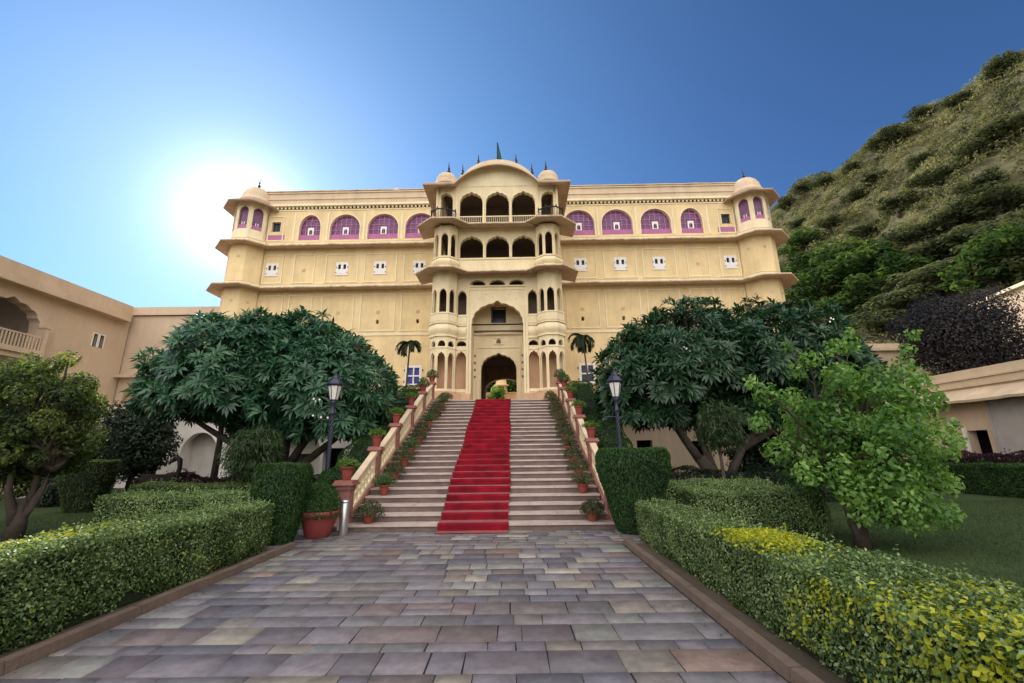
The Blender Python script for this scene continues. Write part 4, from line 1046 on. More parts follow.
# left wing: long wall running towards the camera, roof band, arched balcony, paired window
LW = empty('left_wing_building', (-24, 15, 0), 'long beige two storey wing along the left edge with arched balcony', 'building')
f = Fr((0, -22), (0, 1))      # u = world y + 7 ; outward = +x
bal = op(26.6, 1.42, 6.85, 8.0, 9.2, 'cusp', 7); bal2 = op(20.0, 1.42, 6.85, 8.0, 9.2, 'cusp', 7)
win = [op(31.02, .12, 7.8, 8.55, 8.55, 'flat'), op(31.42, .12, 7.8, 8.55, 8.55, 'flat')]
m = MB(); wall(m, f, 0, 33, 4.6, 10.3, [bal, bal2] + win, .5); wall(m, f, 0, 33, 0, 4.6, [op(u, 1.3, 0, 2.0, 3.2, 'round') for u in (19, 23, 27, 31)], .5)
m.box(-8, -.5, -22, 11, 10.2, 10.3); m.box(-8, -7.8, -22, 11, 0, 10.2); m.box(-8, -.5, -22.3, -22, 0, 10.3); m.build('wall', M['mauve_wall'], LW)
m = MB(); m.box(-.5, .10, -22, 10.9, 10.3, 10.85); m.box(-.5, .55, -22, 10.45, 9.70, 9.80); m.box(-.5, .42, -22, 10.58, 9.80, 10.1); m.box(-.5, .24, -22, 10.76, 10.1, 10.3); m.build('roof_band', M['mauve_wall'], LW)
m = MB(); m.box(-2.2, -2.1, -8, 10, 4.6, 10.2); m.box(-2.1, -.5, -8, 10, 6.7, 6.8); m.box(-1.4, -1.3, -8, 10, 0, 4.6); m.build('inner_wall', M['grey_wall'], LW)
for o_ in (bal, bal2):
    m = MB(); trim(m, f, o_, .16, -.02, .05, legs=False)
    c = o_['c']; f.box(m, c - 1.62, c + 1.62, .0, .42, 6.55, 6.8); f.box(m, c - 1.5, c + 1.5, .0, .3, 6.3, 6.55)
    for s in (-1, 1): f.box(m, *sorted((c + s * 1.44, c + s * 1.6)), 0, .40, 6.8, 8.0); f.box(m, *sorted((c + s * 1.40, c + s * 1.66)), 0, .44, 8.0, 8.08)
    m.build('balcony', M['mauve_wall'], LW)
    m = MB(); f.box(m, c - 1.4, c + 1.4, .30, .36, 7.45, 7.52)
    for k in range(19): u = c - 1.36 + k * .151; f.box(m, u - .03, u + .03, .31, .35, 6.82, 7.45)
    m.build('balcony_railing', M['mauve_wall'], LW)
m = MB()
for o_ in win: trim(m, f, o_, .06, -.05, .03)
f.box(m, 31.20, 31.24, -.05, .025, 7.8, 8.55); m.build('window_frame', M['white_wall'], LW)
m = MB()
for o_ in win: f.box(m, o_['c'] - .12, o_['c'] + .12, -.2, -.15, 7.8, 8.55)
m.build('window_pane', M['darkwin'], LW)
# link wall between the wing and the palace
LK = empty('link_building', (-21.3, 26.1, 0), 'plain beige link wall between left wing and palace tower', 'building')
f = Fr((0, 0), (1, 0)); nic = op(-1.3, 1.0, 4.6, 5.2, 6.05, 'round')
m = MB(); wall(m, f, -3.4, 3.4, 0, 10.3, [nic], .5); m.box(-3.4, 3.0, .5, 6, 10.1, 10.3); m.box(-2.6, 0, .45, .5, 4.6, 6.2); m.build('wall', M['mauve_wall'], LK)
m = MB(); m.box(-2.7, 3.0, -.10, .4, 10.3, 10.85); m.box(-2.7, 3.0, -.16, .1, 10.3, 10.4); m.build('roof_band', M['mauve_wall'], LK)
for z0_, d_ in ((6.3, .45), (4.6, .5)): m = MB(); m.box(-2.7, 2.6, -d_, 0, z0_, z0_ + .15); m.build('ledge', M['mauve_wall'], LK)
# right wing: low building with a sloping double band and eave
RW = empty('right_wing_building', (20, 12, 0), 'low beige building at the right edge with ribbed wall and dark doorway', 'building')
f = Fr((0, 12), (0, -1))      # u = 24 - y ; outward = -x
dr = op(4.9, .42, 0, 2.35, 2.35, 'flat')
m = MB(); wall(m, f, 0, 40, 0, 4.2, [dr, op(13, .5, 0, 2.3, 2.3, 'flat')], .4); m.box(.4, 8, -28, 12, 4.0, 4.2); m.box(0.02, 8, 12, 12.3, 0, 4.2); m.build('wall', M['mauve_wall'], RW)
m = MB(); f.box(m, 5.72, 8.2, -.02, .07, 0, 3.5); m.build('wall_panel', M['grey_wall'], RW)
for u in (5.62, 8.2, 10.5, 15): m = MB(); f.box(m, u, u + .10, -.02, .12, 0, 3.5); m.build('pilaster', M['grey_wall'], RW)
m = MB(); f.box(m, 4.35, 4.47, -.02, .08, 0, 2.5); m.build('door_jamb', M['white_wall'], RW)
m = MB(); fr_ = [(u, 0) for u in (0, 40)]
sweep(m, [(0, 12), (0, -28)], [(-.1, 3.72), (.75, 3.5), (.78, 3.6), (-.1, 4.2)], 0, .02, .4); m.build('eave', M['parapet'], RW)
m = MB(); f.box(m, 0, 40, -.3, .10, 4.2, 4.52); f.box(m, 0, 40, -.3, .18, 4.52, 4.6); f.box(m, 0, 40, -.3, .04, 4.6, 4.95); m.build('parapet', M['parapet'], RW)
m = MB(); f.box(m, 3.5, 14, -1.2, -1.1, 0, 3.9); m.build('inner_wall', M['dark'], RW)
# upper block behind the green tree and a wall on the foot of the hill
UB = empty('upper_block_building', (22.5, 28, 0), 'plain beige block rising behind the leafy green tree', 'building')
m = MB(); m.box(-3.6, 3.6, 0, 5, 0, 7.9); m.build('wall', M['mauve_wall'], UB)
m = MB(); m.box(-3.8, 3.8, -.2, 5.2, 7.9, 8.1); m.box(-3.6, 3.6, -.05, 5, 8.1, 8.4); m.build('parapet', M['parapet'], UB)
HW = empty('hill_wall', (33.2, 24, 0), 'sloping beige boundary wall at the foot of the hill', 'wall')
m = MB(); m.hexa([(-2.2, -8, 4), (2.5, -8, 4), (2.5, 4, 4), (-2.2, 4, 4), (-2.0, -8, 12.0), (2.5, -8, 12.0), (2.5, 4, 10.8), (-2.0, 4, 10.8)]); m.build('wall_body', M['mauve_wall'], HW)
m = MB(); m.hexa([(-2.25, -8.1, 12.0), (2.6, -8.1, 12.0), (2.6, 4.1, 10.8), (-2.25, 4.1, 10.8), (-2.25, -8.1, 12.2), (2.6, -8.1, 12.2), (2.6, 4.1, 11.0), (-2.25, 4.1, 11.0)]); m.build('coping', M['cream'], HW)

# ------------------------------------------------------------------ stairs
ST = empty('staircase', (XC, 9.95, 0), 'broad flight of worn stone steps leading up to the palace door', 'staircase')
NS = 25; RISE = 3.95 / NS; RUN = 9.95 / NS
sx0, sx1 = -3.62 - XC, 2.10 - XC
for i in range(NS):
    m = MB(); z1 = (i + 1) * RISE; y0 = i * RUN; ex = .42 if i == 0 else 0
    a, b = sx0 - ex, sx1 + ex * .8
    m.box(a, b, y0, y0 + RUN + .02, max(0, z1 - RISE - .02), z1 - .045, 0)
    u = a   # tread stones end to end, uneven lips
    while u < b - .01:
        L = random.uniform(.9, 1.7); u1 = min(u + L, b); dy = random.uniform(-.014, .012); dz = random.uniform(-.007, .003)
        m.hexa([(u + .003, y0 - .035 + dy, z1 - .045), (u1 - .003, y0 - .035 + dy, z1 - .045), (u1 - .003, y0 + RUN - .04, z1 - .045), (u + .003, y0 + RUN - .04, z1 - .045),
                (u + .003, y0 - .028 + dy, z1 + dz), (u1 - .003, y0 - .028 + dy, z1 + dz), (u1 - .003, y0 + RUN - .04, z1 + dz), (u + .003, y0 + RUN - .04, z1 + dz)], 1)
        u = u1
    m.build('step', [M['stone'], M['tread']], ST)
m = MB(); m.box(sx0 - .5, sx1 + .5, 9.96, 11.9, 3.5, 3.94); m.build('top_landing', M['stone'], ST)
for s0, s1 in ((sx0 - .28, sx0 - .02), (sx1 + .02, sx1 + .28)):
    m = MB()   # solid flank below the balustrade
    m.add([(s0, 0.1, 0), (s1, 0.1, 0), (s1, 9.95, 0), (s0, 9.95, 0), (s0, 0.1, .18), (s1, 0.1, .18), (s1, 9.95, 4.05), (s0, 9.95, 4.05)],
          [(3, 2, 1, 0), (4, 5, 6, 7), (0, 1, 5, 4), (1, 2, 6, 5), (2, 3, 7, 6), (3, 0, 4, 7)])
    m.build('side_wall', M['redstone'], ST)
# carpet laid over the steps, 12 mm thick, slightly uneven
m = MB(); xs = [-.77 + 1.54 * k / 10 for k in range(11)]; prof = [(-.36, .016)]
for i in range(NS):
    y0 = i * RUN; z = i * RISE
    prof += [(y0 - .052, z + .016 + (0 if i else 0)), (y0 - .052, z + RISE - .02), (y0 - .036, z + RISE + .014)]
prof += [(10.2, 3.95 + .016), (13.9, 3.966)]
for j, (py, pz) in enumerate(prof):
    for k, x in enumerate(xs):
        wob = .006 * math.sin(5 * x + 1.3 * j) ; ex = (.022 * math.sin(j * .23 + k) + .010 * math.sin(j * 1.7 + k)) if k in (0, 10) else 0
        flare = (.0) 
        m.v.append((x + ex, py + (wob if 0 < j else 0), pz + abs(wob) * .5))
for j in range(len(prof) - 1):
    for k in range(10): m.f.append((j * 11 + k, j * 11 + k + 1, (j + 1) * 11 + k + 1, (j + 1) * 11 + k)); m.m.append(0)
CP_ = m.build('red_carpet', M['carpet'], None, loc=(-0.87, 9.95, 0))
tag(CP_, 'long red carpet runner laid down the middle of the steps', 'carpet')
sol = CP_.modifiers.new('thickness', 'SOLIDIFY'); sol.thickness = .012; sol.offset = 1

# balustrades
postsL = [10.22, 12.25, 14.15, 16.1, 18.1, 20.05]; postsR = [10.5, 12.7, 14.8, 16.8, 18.6, 20.25]
def balustrade(x, ys, label):
    B = empty('stone_balustrade', (x, ys[0], 0), label, 'balustrade')
    for i, y in enumerate(ys):
        zb = slope_z(y); h = .98 if i else 1.02; w_ = .14 if i else .17
        m = MB(); ph = math.pi / 4; k = math.sqrt(2)
        m.lathe([(w_ * k * 1.15, 0), (w_ * k * 1.15, .10), (w_ * k, .13), (w_ * k * .82, .2), (w_ * k * .82, h - .26), (w_ * k, h - .2), (w_ * k, h - .12)], (0, 0, -.05), 4, ph=ph)
        o = m.build('post', M['redstone'], B, loc=(0, y - ys[0], zb))
        c = MB(); c.box(-w_ * 1.35, w_ * 1.35, -w_ * 1.35, w_ * 1.35, h - .17, h - .12); c.box(-w_ * 1.2, w_ * 1.2, -w_ * 1.2, w_ * 1.2, h - .12, h - .07)
        c.build('cap', M['redstone'], o)
    for ya, yb in zip(ys[:-1], ys[1:]):
        za, zb = slope_z(ya), slope_z(yb); a = ya + .13 - ys[0]; b = yb - .13 - ys[0]
        def Z(y_): return za + (zb - za) * (y_ - a) / (b - a)
        def bar(y0, y1, lo, hi, w_, m_, mi=0): m_.hexa([(-w_, y0, Z(y0) + lo), (w_, y0, Z(y0) + lo), (w_, y1, Z(y1) + lo), (-w_, y1, Z(y1) + lo), (-w_, y0, Z(y0) + hi), (w_, y0, Z(y0) + hi), (w_, y1, Z(y1) + hi), (-w_, y1, Z(y1) + hi)], mi)
        m = MB(); bar(a, b, .68, .79, .085, m); m.build('handrail', M['parapet'], B)
        m = MB(); bar(a, b, .10, .22, .05, m); bar(a, b, .60, .678, .045, m)
        n = max(4, int((b - a) / .2)); st = (b - a) / n
        for k in range(n):
            y0 = a + k * st
            bar(y0 + st * .36, y0 + st * .64, .22, .60, .035, m)
            for (p, q) in ((.05, .36), (.64, .95)):
                bar(y0 + st * p, y0 + st * q, .37, .43, .03, m); bar(y0 + st * p, y0 + st * q, .54, .60, .03, m)
        bar(a, a + st * .12, .22, .60, .04, m); bar(b - st * .12, b, .22, .60, .04, m)
        m.build('pierced_panel', M['ivory'], B)
    return B
balustrade(-3.76, postsL, 'cream pierced stone balustrade with reddish posts, left side of steps')
balustrade(2.24, postsR, 'cream pierced stone balustrade with reddish posts, right side of steps')

# ------------------------------------------------------------------ pots
def pot_profile(r, h): return [(r * .62, 0), (r * .68, .02), (r * .95, h * .72), (r * .97, h * .8), (r * 1.12, h * .82), (r * 1.14, h), (r * .98, h), (r * .93, h * .86), (r * .2, h * .84)]
def tuft(name, parent, z, r, h, n, mat_, kind='spray', leaf=.09, asp=.22):
    if kind == 'spray':
        az_ = rng.random(n) * 2 * np.pi; el_ = np.arcsin(.15 + .85 * rng.random(n)); d = np.column_stack([np.cos(az_) * np.cos(el_), np.sin(az_) * np.cos(el_), np.sin(el_)])
        t = rng.random((n, 1)) ** .6; C = d * t * [r, r, h] + [0, 0, z]; Nn = rng.normal(size=(n, 3)) * .6 + [0, 0, .4]
        return leaves(name, C, Nn, leaf * (.7 + .6 * rng.random(n)), M[mat_], parent, asp, .15, axis=d, tint=.3 + .5 * t[:, 0] + rng.normal(size=n) * .12)
    d = rdir(n); d[:, 2] = np.abs(d[:, 2]) * 1.0 - .15; rr = (.5 + .5 * rng.random((n, 1)) ** .5)
    C = d * rr * [r, r, h] + [0, 0, z]
    return leaves(name, C, d + rng.normal(size=(n, 3)) * .5, leaf * (.7 + .6 * rng.random(n)), M[mat_], parent, asp, .2)
def potted(name, loc, r, h, label, group, mat_, pr, ph, n, leaf, kind, cat='potted plant', potmat='terracotta', lean=0):
    t = empty(name, loc, label, cat, group, rz=random.random() * 6)
    m = MB(); m.lathe(pot_profile(r, h), n=18); p = m.build('pot', M[potmat], t, True)
    m = MB(); m.lathe([(r * .92, h * .86), (r * .5, h * .88), (.001, h * .9)], n=14, caps=False); m.build('soil', M['earth'], t)
    tuft('foliage', t, h * .95, pr, ph, n, mat_, kind, leaf)
    if kind != 'spray':
        m = MB()
        for k in range(3): a_ = k * 2.1; m.tube([(0, 0, h * .8), (pr * .3 * math.cos(a_), pr * .3 * math.sin(a_), h + ph * .5)], [.012, .006], 5)
        m.build('stem', M['bark'], t)
    return t
ordn = ['lowest', 'second', 'third', 'fourth', 'fifth', 'topmost']
for side, x, ys in (('left', -3.76, postsL), ('right', 2.24, postsR)):
    for i, y in enumerate(ys):
        if side == 'right' and i == 0:
            continue
        z = slope_z(y) + (.91 if i else .95)
        big_ = i >= 4
        lab = f'terracotta pot, {"bushy dark" if big_ else "green grassy"} plant, on the {ordn[i]} post of the {side} balustrade'
        potted('potted_plant', (x, y, z), .135 if not big_ else .15, .30, lab, 'pots on the balustrade posts', 'thuja' if big_ else 'potleaf', .30 if big_ else .27, .40 if big_ else .22, 500 if big_ else 420, .10 if big_ else .12, 'ball' if big_ else 'spray')
numw = ['first', 'second', 'third', 'fourth', 'fifth', 'sixth', 'seventh', 'eighth', 'ninth', 'tenth', 'eleventh', 'twelfth']
for side, x, st0 in (('left', -3.22, 0), ('right', 1.72, 0)):
    for k in range(12):
        i = st0 + 1 + 2 * k - (1 if k == 0 else 0); i = min(i, 24)
        y = 9.95 + i * RUN + .19; z = (i + 1) * RISE
        dk = random.random()
        lab = f'{"spiky" if k % 3 == 1 else "bushy"} potted plant along the {side} side of the steps, {numw[k]} from the bottom'
        potted('potted_plant', (x + random.uniform(-.04, .04) + (0.02 * k if side == 'left' else -.0 * k), y, z), random.uniform(.11, .14), random.uniform(.2, .26), lab, 'pots along the steps',
               ('thuja' if k % 3 == 1 else 'olive') if side == 'left' else 'olive', random.uniform(.28, .36), random.uniform(.30, .42), 700, .085, 'spray' if k % 3 == 1 else 'ball')
potted('large_potted_shrub', (-3.98, 9.45, .012), .36, .50, 'large round red pot holding a clipped dark green bush beside the steps', None, 'thuja', .46, .72, 5200, .06, 'ball', 'potted shrub', 'bigpot')
# steel bin
B = empty('steel_bin', (-3.50, 9.55, .012), 'slim cylindrical brushed steel bin standing by the lowest left post', 'bin')
m = MB(); m.lathe([(.085, 0), (.09, .02), (.09, .62), (.085, .63)], n=24); m.build('body', M['steel'], B, True)
m = MB(); m.lathe([(.086, .632), (.088, .66), (.07, .69), (.03, .70)], n=24); m.build('lid', M['steel'], B, True)
m = MB(); m.tube([(-.09, 0, .60), (-.13, 0, .62), (-.13, 0, .46), (-.09, 0, .44)], .012, 8); m.box(-.125, -.085, -.03, .03, .1, .35); m.build('handle', M['steel'], B)

# ------------------------------------------------------------------ lamps
def lamp(loc, label, rz):
    t = empty('street_lamp', loc, label, 'street lamp', 'garden lamp posts', rz)
    m = MB(); m.lathe([(.16, 0), (.16, .12), (.11, .2), (.09, .45), (.11, .5), (.06, .58)], n=16); 
    N_ = 60
    for k in range(4):    # twisted shaft
        pts = [(.032 * math.cos(k * math.pi / 2 + i * .42), .032 * math.sin(k * math.pi / 2 + i * .42), .55 + 2.2 * i / N_) for i in range(N_ + 1)]
        m.tube(pts, .030, 6)
    m.lathe([(.06, 2.72), (.09, 2.76), (.05, 2.82), (.045, 3.05), (.10, 3.12)], n=16); m.build('post', M['lampmetal'], t, True)
    m = MB(); m.tube([(-.34, 0, 2.58), (.34, 0, 2.58)], .016, 8)
    for s in (-1, 1): m.lathe([(.01, -.03), (.03, 0), (.01, .03)], (s * .35, 0, 2.58), 8)
    m.build('crossbar', M['lampmetal'], t, True)
    q = bpy.data.objects.new('lantern', None); COL.objects.link(q); q.parent = t; q.location = (0, 0, 3.12)
    m = MB(); n = 6
    m.lathe([(.11, 0), (.12, .02), (.11, .04)], n=n)
    for k in range(n):
        a_ = 2 * math.pi * k / n; m.tube([(.105 * math.cos(a_), .105 * math.sin(a_), .03), (.19 * math.cos(a_), .19 * math.sin(a_), .44)], .011, 5)
    m.lathe([(.20, .43), (.21, .45), (.20, .47)], n=n); m.build('frame', M['lampmetal'], q)
    m = MB(); m.lathe([(.24, .46), (.245, .49), (.14, .62), (.10, .63), (.10, .68), (.06, .74), (.03, .76), (.025, .80), (.04, .83), (.01, .88)], n=n); m.build('lantern_roof', M['lampmetal'], q)
    m = MB(); m.lathe([(.098, .035), (.180, .435)], n=n); m.build('glass', M['frost'], q)
    return t
lamp((-5.16, 12.5, 0), 'dark lantern on a twisted post in front of the left plumeria tree', .3)
lamp((2.98, 12.5, 0), 'dark lantern on a twisted post by the right plumeria tree', .1)

# ------------------------------------------------------------------ hedges and clipped shrubs
def yR(x, y, z):   # yellow variety: a patch on top and loose leaves low on the near face
    a = np.exp(-(((x - 2.62) / .30) ** 2 + ((y - 4.95) / .42) ** 2)) * (z > .66) * 1.6
    b = (.5 + .5 * np.sin(4.5 * y + 6 * z + 1)) ** 2 * np.clip((4.4 - y) / 1.6, 0, 1) * (z < .66) * .55
    c = .22 * np.exp(-((y - 2.6) / .5) ** 2)
    return np.clip(a + b + c, 0, .95)
def yL(x, y, z):
    a = np.exp(-(((x + 5.0) / .5) ** 2 + ((y - 4.7) / .8) ** 2)) * (z > .8) * .15
    return np.clip(a + .02 * (.5 + .5 * np.sin(3 * y + 5 * z)) ** 3, 0, .9)
hedge('path_hedge', [(2.25, -2.0), (3.5, -2.0), (3.5, 3.0), (3.12, 5.2), (2.95, 8.75), (2.33, 8.75)], .70, 'long light green hedge with yellow leaves along the right kerb', 'low hedges beside the path', .032, 6500, yellow=yR, faces=[.1, .5, .5, .5, 1, 1], wav=.02)
hedge('path_hedge', [(-5.2, -2.0), (-4.28, -2.0), (-4.28, 8.15), (-4.75, 8.35), (-5.2, 8.0)], .80, 'long plain green hedge along the left kerb', 'low hedges beside the path', .034, 6000, yellow=yL, faces=[.1, 1, 1, 1, .5], wav=.025)
hedge('lawn_hedge', [(-8.75, 9.6), (-4.9, 9.2), (-4.9, 10.0), (-8.75, 10.9)], .84, 'low light green hedge edging the left lawn, behind the kerb hedge', 'low hedges round the lawns', .04, 3200)
hedge('lawn_hedge', [(-11.5, 13.6), (-5.4, 12.3), (-5.4, 13.0), (-11.5, 14.4)], .84, 'thin rear hedge running behind the left hedges below the left plumeria', 'low hedges round the lawns', .045, 2200)
hedge('lawn_hedge', [(3.55, 8.9), (5.95, 8.75), (6.3, 9.9), (3.75, 10.6)], .86, 'square cut dark green hedge between right kerb hedge and leafy tree', 'low hedges round the lawns', .04, 3600)
hedge('lawn_hedge', [(3.4, 11.6), (6.6, 11.6), (6.6, 12.4), (3.4, 12.4)], .86, 'narrow hedge behind the square cut hedge on the right lawn', 'low hedges round the lawns', .045, 2200)
hedge('lawn_hedge', [(16.5, 9), (17.4, 9), (17.4, 20.2), (16.5, 20.2)], 1.05, 'long dark hedge across the far right lawn before the low building', 'low hedges round the lawns', .06, 1500, mat_='thuja', wav=.03)
hedge('shrub_border', [(18.0, 9), (18.9, 9), (18.9, 20), (18.0, 20)], 1.38, 'dark maroon border of shrubs between far right hedge and low building', None, .07, 900, mat_='maroon', core='core2', wav=.08, cat='shrub border')
hedge('shrub_border', [(-14.5, 17.2), (-5.8, 15.3), (-5.8, 16.0), (-14.5, 18.0)], .86, 'dark maroon leaved border in front of the white terrace wall', None, .07, 1300, mat_='maroon', core='core2', wav=.12, cat='shrub border')
hedge('shrub_border', [(4.5, 14.6), (11.5, 14.6), (11.5, 15.4), (4.5, 15.4)], .95, 'dark low shrubs under the right plumeria tree', None, .07, 1000, mat_='darkleaf', core='core2', wav=.12, cat='shrub border')
topiary('clipped_shrub', (-4.50, 8.85), .49, .46, 0, 1.46, lambda h: (.58 + .42 * min(1, h * 1.5)) * (1 - .16 * max(0, (h - .86) / .14) ** 2), 'tall flat topped clipped shrub between left hedge and big pot', power=2.7, leaf=.055, n=16000)
topiary('clipped_shrub', (2.52, 9.55), .75, .60, 0, 1.68, lambda h: (.46 + .54 * min(1, (h * 1.25) ** .8)) * (1 - .12 * max(0, (h - .88) / .12) ** 2), 'large flat topped clipped block narrowing to its foot right of the stairs', power=3.3, leaf=.055, n=24000)
topiary('clipped_shrub', (-13.35, 14.2), .68, .6, 0, 1.55, lambda h: .55 + .45 * min(1, h * 1.6), 'rounded clipped shrub on the far left lawn beside the small tree', power=3, leaf=.055, n=8000, mat_='topiary')

# banks of clipped creeper climbing beside the stairs
def bank(label, x0, x1, ya, yb, off, matn='thuja'):
    t = empty('sloping_hedge', ((x0 + x1) / 2, ya, 0), label, 'hedge', 'clipped hedges climbing beside the steps')
    w2 = (x1 - x0) / 2; n = 24; m = MB()
    def H(y): return slope_z(y) + off + .12 * math.sin(1.4 * y) + (.25 if y > 17.5 else 0)
    for i in range(n):
        a = ya + (yb - ya) * i / n; b = ya + (yb - ya) * (i + 1) / n
        m.hexa([(-w2 * .8, a - ya, 0), (w2 * .85, a - ya, 0), (w2 * .85, b - ya, 0), (-w2 * .8, b - ya, 0), (-w2 * .6, a - ya, H(a) - .1), (w2 * .7, a - ya, H(a) - .1), (w2 * .7, b - ya, H(b) - .1), (-w2 * .6, b - ya, H(b) - .1)])
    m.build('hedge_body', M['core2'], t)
    k = 30000; y = rng.random(k) * (yb - ya); th = rng.random(k) * np.pi; HH = np.array([H(v + ya) for v in y])
    side = rng.random(k) < .62
    x = np.where(side, np.sign(rng.random(k) - .5) * w2, w2 * np.cos(th)); z = np.where(side, HH * (1 - rng.random(k) * .9) - .15, HH - .18 + .2 * np.sin(th))
    z += .05 * np.sin(5 * y) + .03 * np.sin(11 * x + 3 * y); x += .05 * np.sin(4 * y + 3 * z)
    # front end
    e = rng.random(k) < .1; x = np.where(e, (rng.random(k) * 2 - 1) * w2, x); z = np.where(e, rng.random(k) * H(ya), z); y = np.where(e, -.02 + rng.random(k) * .05, y)
    Nn = np.column_stack([np.where(side, np.sign(x), np.cos(th)), np.where(e, -1, 0), np.where(side, .3, 1)]) + rng.normal(size=(k, 3)) * .5
    C = np.column_stack([x, y, z]); T = .45 + .25 * noise3(C, 1.5) + rng.normal(size=k) * .2
    leaves('leaf_cover', C, Nn, .06 * (.7 + .6 * rng.random(k)), M[matn], t, asp=.6, tint=T)
    return t
bank('clipped green hedge climbing outside the left balustrade', -5.15, -4.05, 11.9, 21.2, .42)
bank('clipped green hedge climbing outside the right balustrade', 2.5, 3.6, 11.6, 21.2, .55)

# ------------------------------------------------------------------ trees
def crown_tree(name, loc, label, cat, trunk, clumps_c, clumps_r, per, leaf, matn, bark='bark', asp=.5, droop=.3, flat=.8, inner=.55, forks=None, group=None, limb_r=.05, spread=1.0, power_tips=None, cname='crown'):
    t = empty(name, loc, label, cat, group)
    m = MB(); pts = trunk[0]; m.tube(pts, trunk[1], 10)
    fk = forks or [pts[-1]]
    for c in clumps_c:
        f0 = min(fk, key=lambda q: math.dist(q, c)); limb(m, f0, c, limb_r, limb_r * .25, .03, 5, .07)
    m.build('trunk', M[bark], t, True)
    C, Nn, T = clumps(clumps_c, clumps_r, per, flat, inner)
    leaves(cname, C, Nn, leaf * (.7 + .6 * rng.random(len(C))), M[matn], t, asp, droop, tint=T, spread=spread)
    return t
def ell(n, cx, cy, cz, rx, ry, rz, r0, r1, zmin=-1.0, seed=0, shell=.75):
    """clump centres spread over an ellipsoid"""
    out = []; rr = []
    g = (1 + 5 ** .5) / 2
    for i in range(n):
        z = 1 - 2 * (i + .5) / n
        if z < zmin: continue
        a = 2 * math.pi * i / g + seed; q = math.sqrt(1 - z * z); k = shell + (1 - shell) * random.random() if i % 5 else random.random() * .6
        out.append((cx + rx * q * math.cos(a) * k + random.uniform(-.06, .06) * rx, cy + ry * q * math.sin(a) * k + random.uniform(-.06, .06) * ry, cz + rz * z * k)); rr.append(random.uniform(r0, r1))
    return out, rr
# small round clipped tree, front left
cc, cr = ell(110, -.52, .2, 2.33, 1.30, 1.2, 1.30, .22, .38, seed=1)
extra = [(-1.1 + .35 * i, .1 * math.sin(i), 3.62 + .16 * math.sin(2.1 * i)) for i in range(5)]
crown_tree('clipped_round_tree', (-10.2, 9.5, 0), 'small round clipped tree with several trunks at the left edge', 'tree',
    ([(0, 0, 0), (.03, 0, .35), (0, .02, .8)], [.17, .14, .08]), cc + extra, cr + [.22] * 5, 300, .085, 'topiary', 'bark', .55, .3, .85, .5,
    forks=[(-.45, 0, 1.25), (.1, .1, 1.3), (.42, .05, 1.35)], limb_r=.06)
t = [o for o in bpy.data.objects if o.name == 'clipped_round_tree'][0]
m = MB()
for f_ in ((-.45, 0, 1.3), (.1, .1, 1.35), (.42, .05, 1.4), (-.1, -.25, 1.35)): m.tube([(0, 0, .1), (f_[0] * .35, f_[1] * .5, .6), (f_[0] * .7, f_[1], .95), f_], [.10, .08, .06, .045], 8)
m.build('stem', M['bark'], t, True)
# plumeria: rosettes of long leaves at the ends of the branches
def rosettes(C, D, L, n_leaf, wd, parent, name='crown', matn='plumeria'):
    Vs = []; Fs = []; Ts = []; base = 0
    for c, d in zip(C, D):
        d = Vector(d).normalized(); a = d.cross(Vector((.3, .2, 1))).normalized(); b = d.cross(a)
        k = n_leaf + random.randint(-3, 3); t0 = random.random() * 6; tl = .45 + random.gauss(0, .14); S = L * random.uniform(.75, 1.15)
        for i in range(k):
            th = t0 + i * 2.39996; el_ = random.uniform(-.25, .75) * (1 - i / k * .3) + (.5 if i < 4 else 0)
            r = a * math.cos(th) + b * math.sin(th)
            dr = (r * math.cos(el_) + d * math.sin(el_)).normalized(); s = S * random.uniform(.8, 1.15)
            p0 = Vector(c) + dr * .03; p1 = p0 + dr * s * .55; d2 = (dr + Vector((0, 0, -.55))).normalized(); p2 = p1 + d2 * s * .5
            sd = dr.cross(d).normalized(); up = sd.cross(dr) * -1; w_ = wd * s
            if up.dot(d) < 0: up = -up
            vs_ = [p0, p0.lerp(p1, .5) + sd * w_ * .32 + up * w_ * .1, p0.lerp(p1, .5) - sd * w_ * .32 + up * w_ * .1, p1, p1 + sd * w_ * .5 + up * w_ * .16, p1 - sd * w_ * .5 + up * w_ * .16, p2]
            Vs += [tuple(v) for v in vs_]
            Fs += [(base, base + 1, base + 3), (base, base + 3, base + 2), (base + 1, base + 4, base + 3), (base + 2, base + 3, base + 5), (base + 3, base + 4, base + 6), (base + 3, base + 6, base + 5)]
            tt = min(1, max(0, tl + random.gauss(0, .12))); Ts += [tt] * 6; base += 7
    return mesh_np(name, np.array(Vs), np.array(Fs), 3, M[matn], parent, np.array(Ts))
